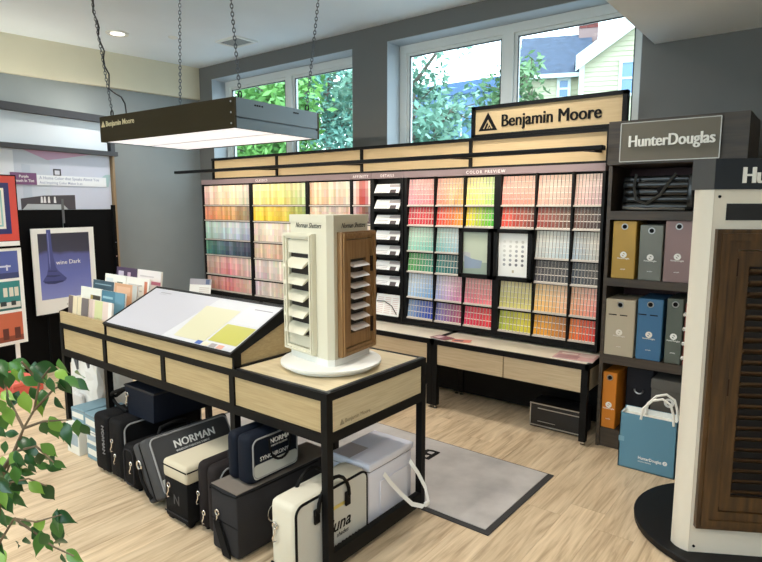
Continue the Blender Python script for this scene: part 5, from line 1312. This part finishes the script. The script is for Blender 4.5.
def leaf_mesh(curl):
    V = []; F = []; n = 8
    ws = [.02, .14, .23, .265, .25, .19, .11, .035, .0]
    for i in range(n + 1):
        s_ = i / n; zc = -curl * s_ * s_
        w = ws[i]
        V += [(s_, -w, zc + w * .28), (s_, 0, zc), (s_, w, zc + w * .28)]
    for i in range(n):
        a = 3 * i
        F += [(a, a + 1, a + 4, a + 3), (a + 1, a + 2, a + 5, a + 4)]
    me = bpy.data.meshes.new('leaf'); me.from_pydata(V, [], F); me.materials.append(LEAFM)
    me.polygons.foreach_set('use_smooth', [True] * len(me.polygons)); return me
LM = [leaf_mesh(c) for c in (.1, .25, .4)]
lr = random.Random(21)
tinv = MW[t.name].inverted()
camdir = Vector((.607, -.78, .13))
allv = list(LV)
for (x, y, z, dx, dy, dz, L_) in LV:      # a few further leaves behind the front ones
    if lr.random() < .8: allv.append((x - lr.uniform(.01, .08), y - lr.uniform(-.01, .03), z + lr.uniform(-.03, .03), lr.uniform(-.6, .8), lr.uniform(-.3, .4), -lr.uniform(.3, 1), L_))
for (x, y, z, dx, dy, dz, L_) in allv:
    o = bpy.data.objects.new('leaf', LM[lr.randrange(3)]); COL.objects.link(o); o.parent = t
    d = Vector((dx, dy, dz)).normalized()
    nrm = (camdir + Vector((lr.uniform(-.8, .8), lr.uniform(-.8, .8), lr.uniform(.0, .9))))
    nrm = (nrm - d * nrm.dot(d)).normalized(); side = nrm.cross(d)
    M = Matrix((d, side, nrm)).transposed().to_4x4() @ Matrix.Diagonal((L_ * 1.1, L_ * 1.1, L_ * 1.1, 1))
    M.translation = Vector((x, y, z)) - d * L_ * .5
    o.matrix_basis = tinv @ M

# ---------------------------------------------------------------- outside the windows
structure('ground', MB().box(-60, 40, 4.7, 60, -.6, -.4), mat('pale_bounce_ground', (176, 180, 182), .9, noise=.1, nscale=2))  # unseen ground, coloured pale to bounce daylight up to the ceiling
hz_ = math.atan2(.383, .924)
SID = mat('siding_cream', (184, 182, 154), .7, noise=.06, nscale=3)
ROOF = mat('roof_blue_grey', (64, 76, 98), .8, noise=.2, nscale=6)
TRIMW = mat('house_trim', (196, 204, 200), .6)
HG = mat('house_glass', (96, 128, 164), .1)
t = thing('house', 'cream clapboard house with blue grey roof and brick chimney outside', 'house', (-5.332, 15.0, -.4), hz_)
G = .4
def siding(mb, x0, x1, y, z0, z1, roof=None):
    z = z0
    while z < z1:
        h = min(.115, z1 - z)
        a, b = x0, x1
        if roof: a, b = roof(z + h * .5)
        if b - a > .05:
            mb.add([(a, y, z), (b, y, z), (b, y - .03, z), (a, y - .03, z), (a, y, z + h), (b, y, z + h), (b, y - .008, z + h), (a, y - .008, z + h)],
                   [(0, 1, 2, 3), (4, 7, 6, 5), (0, 4, 5, 1), (1, 5, 6, 2), (2, 6, 7, 3), (3, 7, 4, 0)])
        z += .115
# gable front: 0..5 wide, eave 5.15+G, slope .69
def rf(z):
    ez = 5.1 + G
    if z < ez: return (0, 5.2)
    k = (z - ez) / .69
    return (k, 5.2 - k)
m_ = MB(); siding(m_, 0, 5.2, 0, 0, 5.1 + G + 1.8, rf); m_.build('siding', SID, t)
MB().prism([(0, 0), (5.2, 0), (5.2, 5.1 + G), (2.6, 5.1 + G + 1.79), (0, 5.1 + G)], -6, -.005, fr((0, 0, 0), (1, 0, 0), (0, 0, 1))).build('wall', SID, t)
for s_ in (1, -1):
    x0 = 2.6; dx = -2.72 * s_
    V = [(x0, -.25, 7.05 + G), (x0 + dx, -.25, 5.12 + G), (x0 + dx, 6, 5.12 + G), (x0, 6, 7.05 + G)]
    V2 = [(x, y, z + .14) for x, y, z in V]
    MB().add(V + V2, [(0, 1, 2, 3), (4, 7, 6, 5), (0, 4, 5, 1), (1, 5, 6, 2), (2, 6, 7, 3), (3, 7, 4, 0)]).build('roof', ROOF, t)
    W_ = [(x0, -.3, 7.01 + G), (x0 + dx, -.3, 5.08 + G), (x0 + dx, -.25, 5.08 + G), (x0, -.25, 7.01 + G)]
    W2 = [(x, y, z + .17) for x, y, z in W_]; W_ = [(x, y, z - .2) for x, y, z in W_]
    MB().add(W_ + W2, [(0, 1, 2, 3), (4, 7, 6, 5), (0, 4, 5, 1), (1, 5, 6, 2), (2, 6, 7, 3), (3, 7, 4, 0)]).build('bargeboard', TRIMW, t)
MB().box(-.02, .1, -.05, .02, 0, 5.1 + G).build('corner_board', TRIMW, t)
def hwin(x0, x1, z0, z1, y=-.03):
    f = MB().box(x0 - .07, x0, y - .04, y + .02, z0 - .07, z1 + .07).box(x1, x1 + .07, y - .04, y + .02, z0 - .07, z1 + .07).box(x0, x1, y - .04, y + .02, z1, z1 + .07).box(x0, x1, y - .04, y + .02, z0 - .07, z0).box(x0, x1, y - .03, y, (z0 + z1) / 2 - .025, (z0 + z1) / 2 + .025)
    w_ = f.build('window', TRIMW, t); MB().box(x0, x1, y - .012, y - .004, z0, z1).build('pane', HG, w_)
hwin(.98, 1.55, 4.33 + G, 5.06 + G); hwin(3.2, 3.8, 4.33 + G, 5.06 + G)
# wing to the left
m_ = MB(); siding(m_, -1.4, 0, .35, 0, 4.91 + G); m_.build('siding', SID, t)
MB().box(-1.4, 0, .36, 4.4, 0, 4.91 + G).build('wall', SID, t)
V = [(-1.55, .1, 4.86 + G), (.4, .1, 4.86 + G), (.4, 2.6, 6.5 + G), (-1.55, 2.6, 6.5 + G), (-1.55, 4.9, 4.86 + G), (.4, 4.9, 4.86 + G)]
MB().add(V, [(0, 1, 2, 3), (3, 2, 5, 4), (0, 4, 5, 1), (0, 3, 4), (1, 5, 2)]).build('roof', ROOF, t)
MB().box(-1.55, .0, .05, .12, 4.82 + G, 4.92 + G).build('gutter', TRIMW, t)
hwin(-.47, -.27, 4.38 + G, 4.78 + G, .32)
bk = MB().box(.05, .57, 2.35, 2.85, 6.2 + G, 7.92 + G).build('chimney', mat('chimney_mortar', (140, 116, 112), .9), t)
bm1 = MB().box(0, .19, -.014, 0, 0, .065).build('brick', mat('chimney_brick', (124, 62, 56), .9, noise=.25, nscale=9), bk)
fb_ = True
for r in range(17):
    for c in range(3):
        o = bm1 if fb_ else bm1.copy()
        if not fb_: COL.objects.link(o)
        fb_ = False; o.parent = bk
        xx = .05 + c * .2 - (.1 if r % 2 else 0); 
        o.scale = (1, 1, 1); x0 = max(.05, xx); x1 = min(.57, xx + .19)
        if r % 2 and c == 0: o.scale = (.09 / .19, 1, 1)
        elif xx + .19 > .57: o.scale = ((.57 - xx) / .19, 1, 1)
        o.location = (x0, 2.35, 6.6 + G + r * .075)
t = thing('neighbour_building', 'pale blue flat roofed building behind the trees outside', 'building', (-12.2, 22, -.4))
MB().box(-3.5, 3.2, 0, 4, 0, 6.6).build('wall', mat('bluegrey_wall', (96, 126, 160), .8), t)
MB().box(-3.6, 3.3, -.15, 4.1, 6.6, 7.1).build('roof_band', mat('bluegrey_band', (76, 104, 140), .8), t)
for x in (-2.4, -.6, 1.2):
    w_ = MB().box(x, x + 1.1, -.05, 0, 4.4, 5.8).build('window', TRIMW, t); MB().box(x + .08, x + 1.02, -.06, -.05, 4.48, 5.72).build('pane', HG, w_)
MB().cyl((1.4, -.3, 5.3), (1.4, -.3, 7.2), .05, 8).build('pole', TRIMW, t)

def tree(label, x, y, h, R, col, col2, n, trunk=.14, zc=None, leaf=.11, seed=1, squash=1.0):
    rn = random.Random(seed)
    t = thing('tree', label, 'tree', (x, y, -.4))
    wood = mat('outdoor_bark', (118, 108, 98), .9)
    zc = zc or h * .62
    tb = MB(); top = Vector((rn.uniform(-.3, .3), 0, h * .92))
    pts = [Vector((0, 0, 0)), Vector((rn.uniform(-.15, .15), 0, h * .3)), Vector((rn.uniform(-.25, .25), 0, h * .6)), top]
    tb.tube(pts, [trunk, trunk * .8, trunk * .5, .03], 8); tb.build('trunk', wood, t, smooth=True)
    tips = []
    bb = MB()
    for k in range(26):
        a = rn.uniform(0, 2 * PI); z0 = rn.uniform(.28, .8) * h
        e = Vector((math.cos(a) * R * rn.uniform(.5, 1), math.sin(a) * R * rn.uniform(.5, 1), 0)) + Vector((0, 0, z0 + rn.uniform(.05, .3) * h * .5))
        s0 = Vector((0, 0, z0)); mid = (s0 + e) / 2 + Vector((rn.uniform(-.2, .2), rn.uniform(-.2, .2), rn.uniform(-.1, .3)))
        bb.tube([s0, mid, e], [trunk * .32, trunk * .2, .012], 5); tips += [e, mid, (mid + e) / 2]
        for q in range(2):
            e2 = mid + Vector((rn.uniform(-1, 1), rn.uniform(-1, 1), rn.uniform(-.2, .7))) * R * .35
            bb.tube([mid, e2], [trunk * .14, .008], 4); tips.append(e2)
    bb.build('branches', wood, t, kind='stuff')
    V = []; F = []
    for k in range(n):
        c = tips[rn.randrange(len(tips))] + Vector((rn.gauss(0, 1), rn.gauss(0, 1), rn.gauss(0, .8) * squash)) * R * .15
        u = Vector((rn.gauss(0, 1), rn.gauss(0, 1), rn.gauss(0, .6))).normalized(); v = u.orthogonal().normalized()
        v = Matrix.Rotation(rn.uniform(0, 6.28), 3, u) @ v
        l = leaf * rn.uniform(.6, 1.2); i = len(V)
        V += [c - u * l, c + v * l * .42, c + u * l, c - v * l * .42]; F.append((i, i + 1, i + 2, i + 3))
    fo = MB().add(V, F).build('foliage', mat('leaf_%d_%d_%d' % col, col, .6, noise=.1, nscale=.8, col2=col2), t, kind='stuff', recalc=False)
    return t
tree('pale loose tree outside, filling the left half of the right window', -7.35, 10.6, 6.2, 1.7, (128, 166, 144), (84, 130, 112), 5200, seed=3)
tree('thin twiggy tree outside beside the window mullion', -5.35, 11.2, 5.6, .85, (112, 146, 96), (76, 112, 76), 1500, .09, leaf=.1, seed=8)
tree('bright green bushy tree outside the left window', -9.75, 8.4, 5.4, 1.5, (122, 174, 84), (72, 128, 62), 6000, seed=5)
tree('blue green tree outside the left window next to the wall pier', -11.6, 12.6, 7.6, 1.9, (122, 170, 156), (74, 126, 112), 8000, seed=9)
tree('far green tree outside behind the bright bushy one', -17.2, 15.0, 8.5, 2.6, (112, 160, 96), (70, 120, 72), 9000, seed=12, leaf=.16)
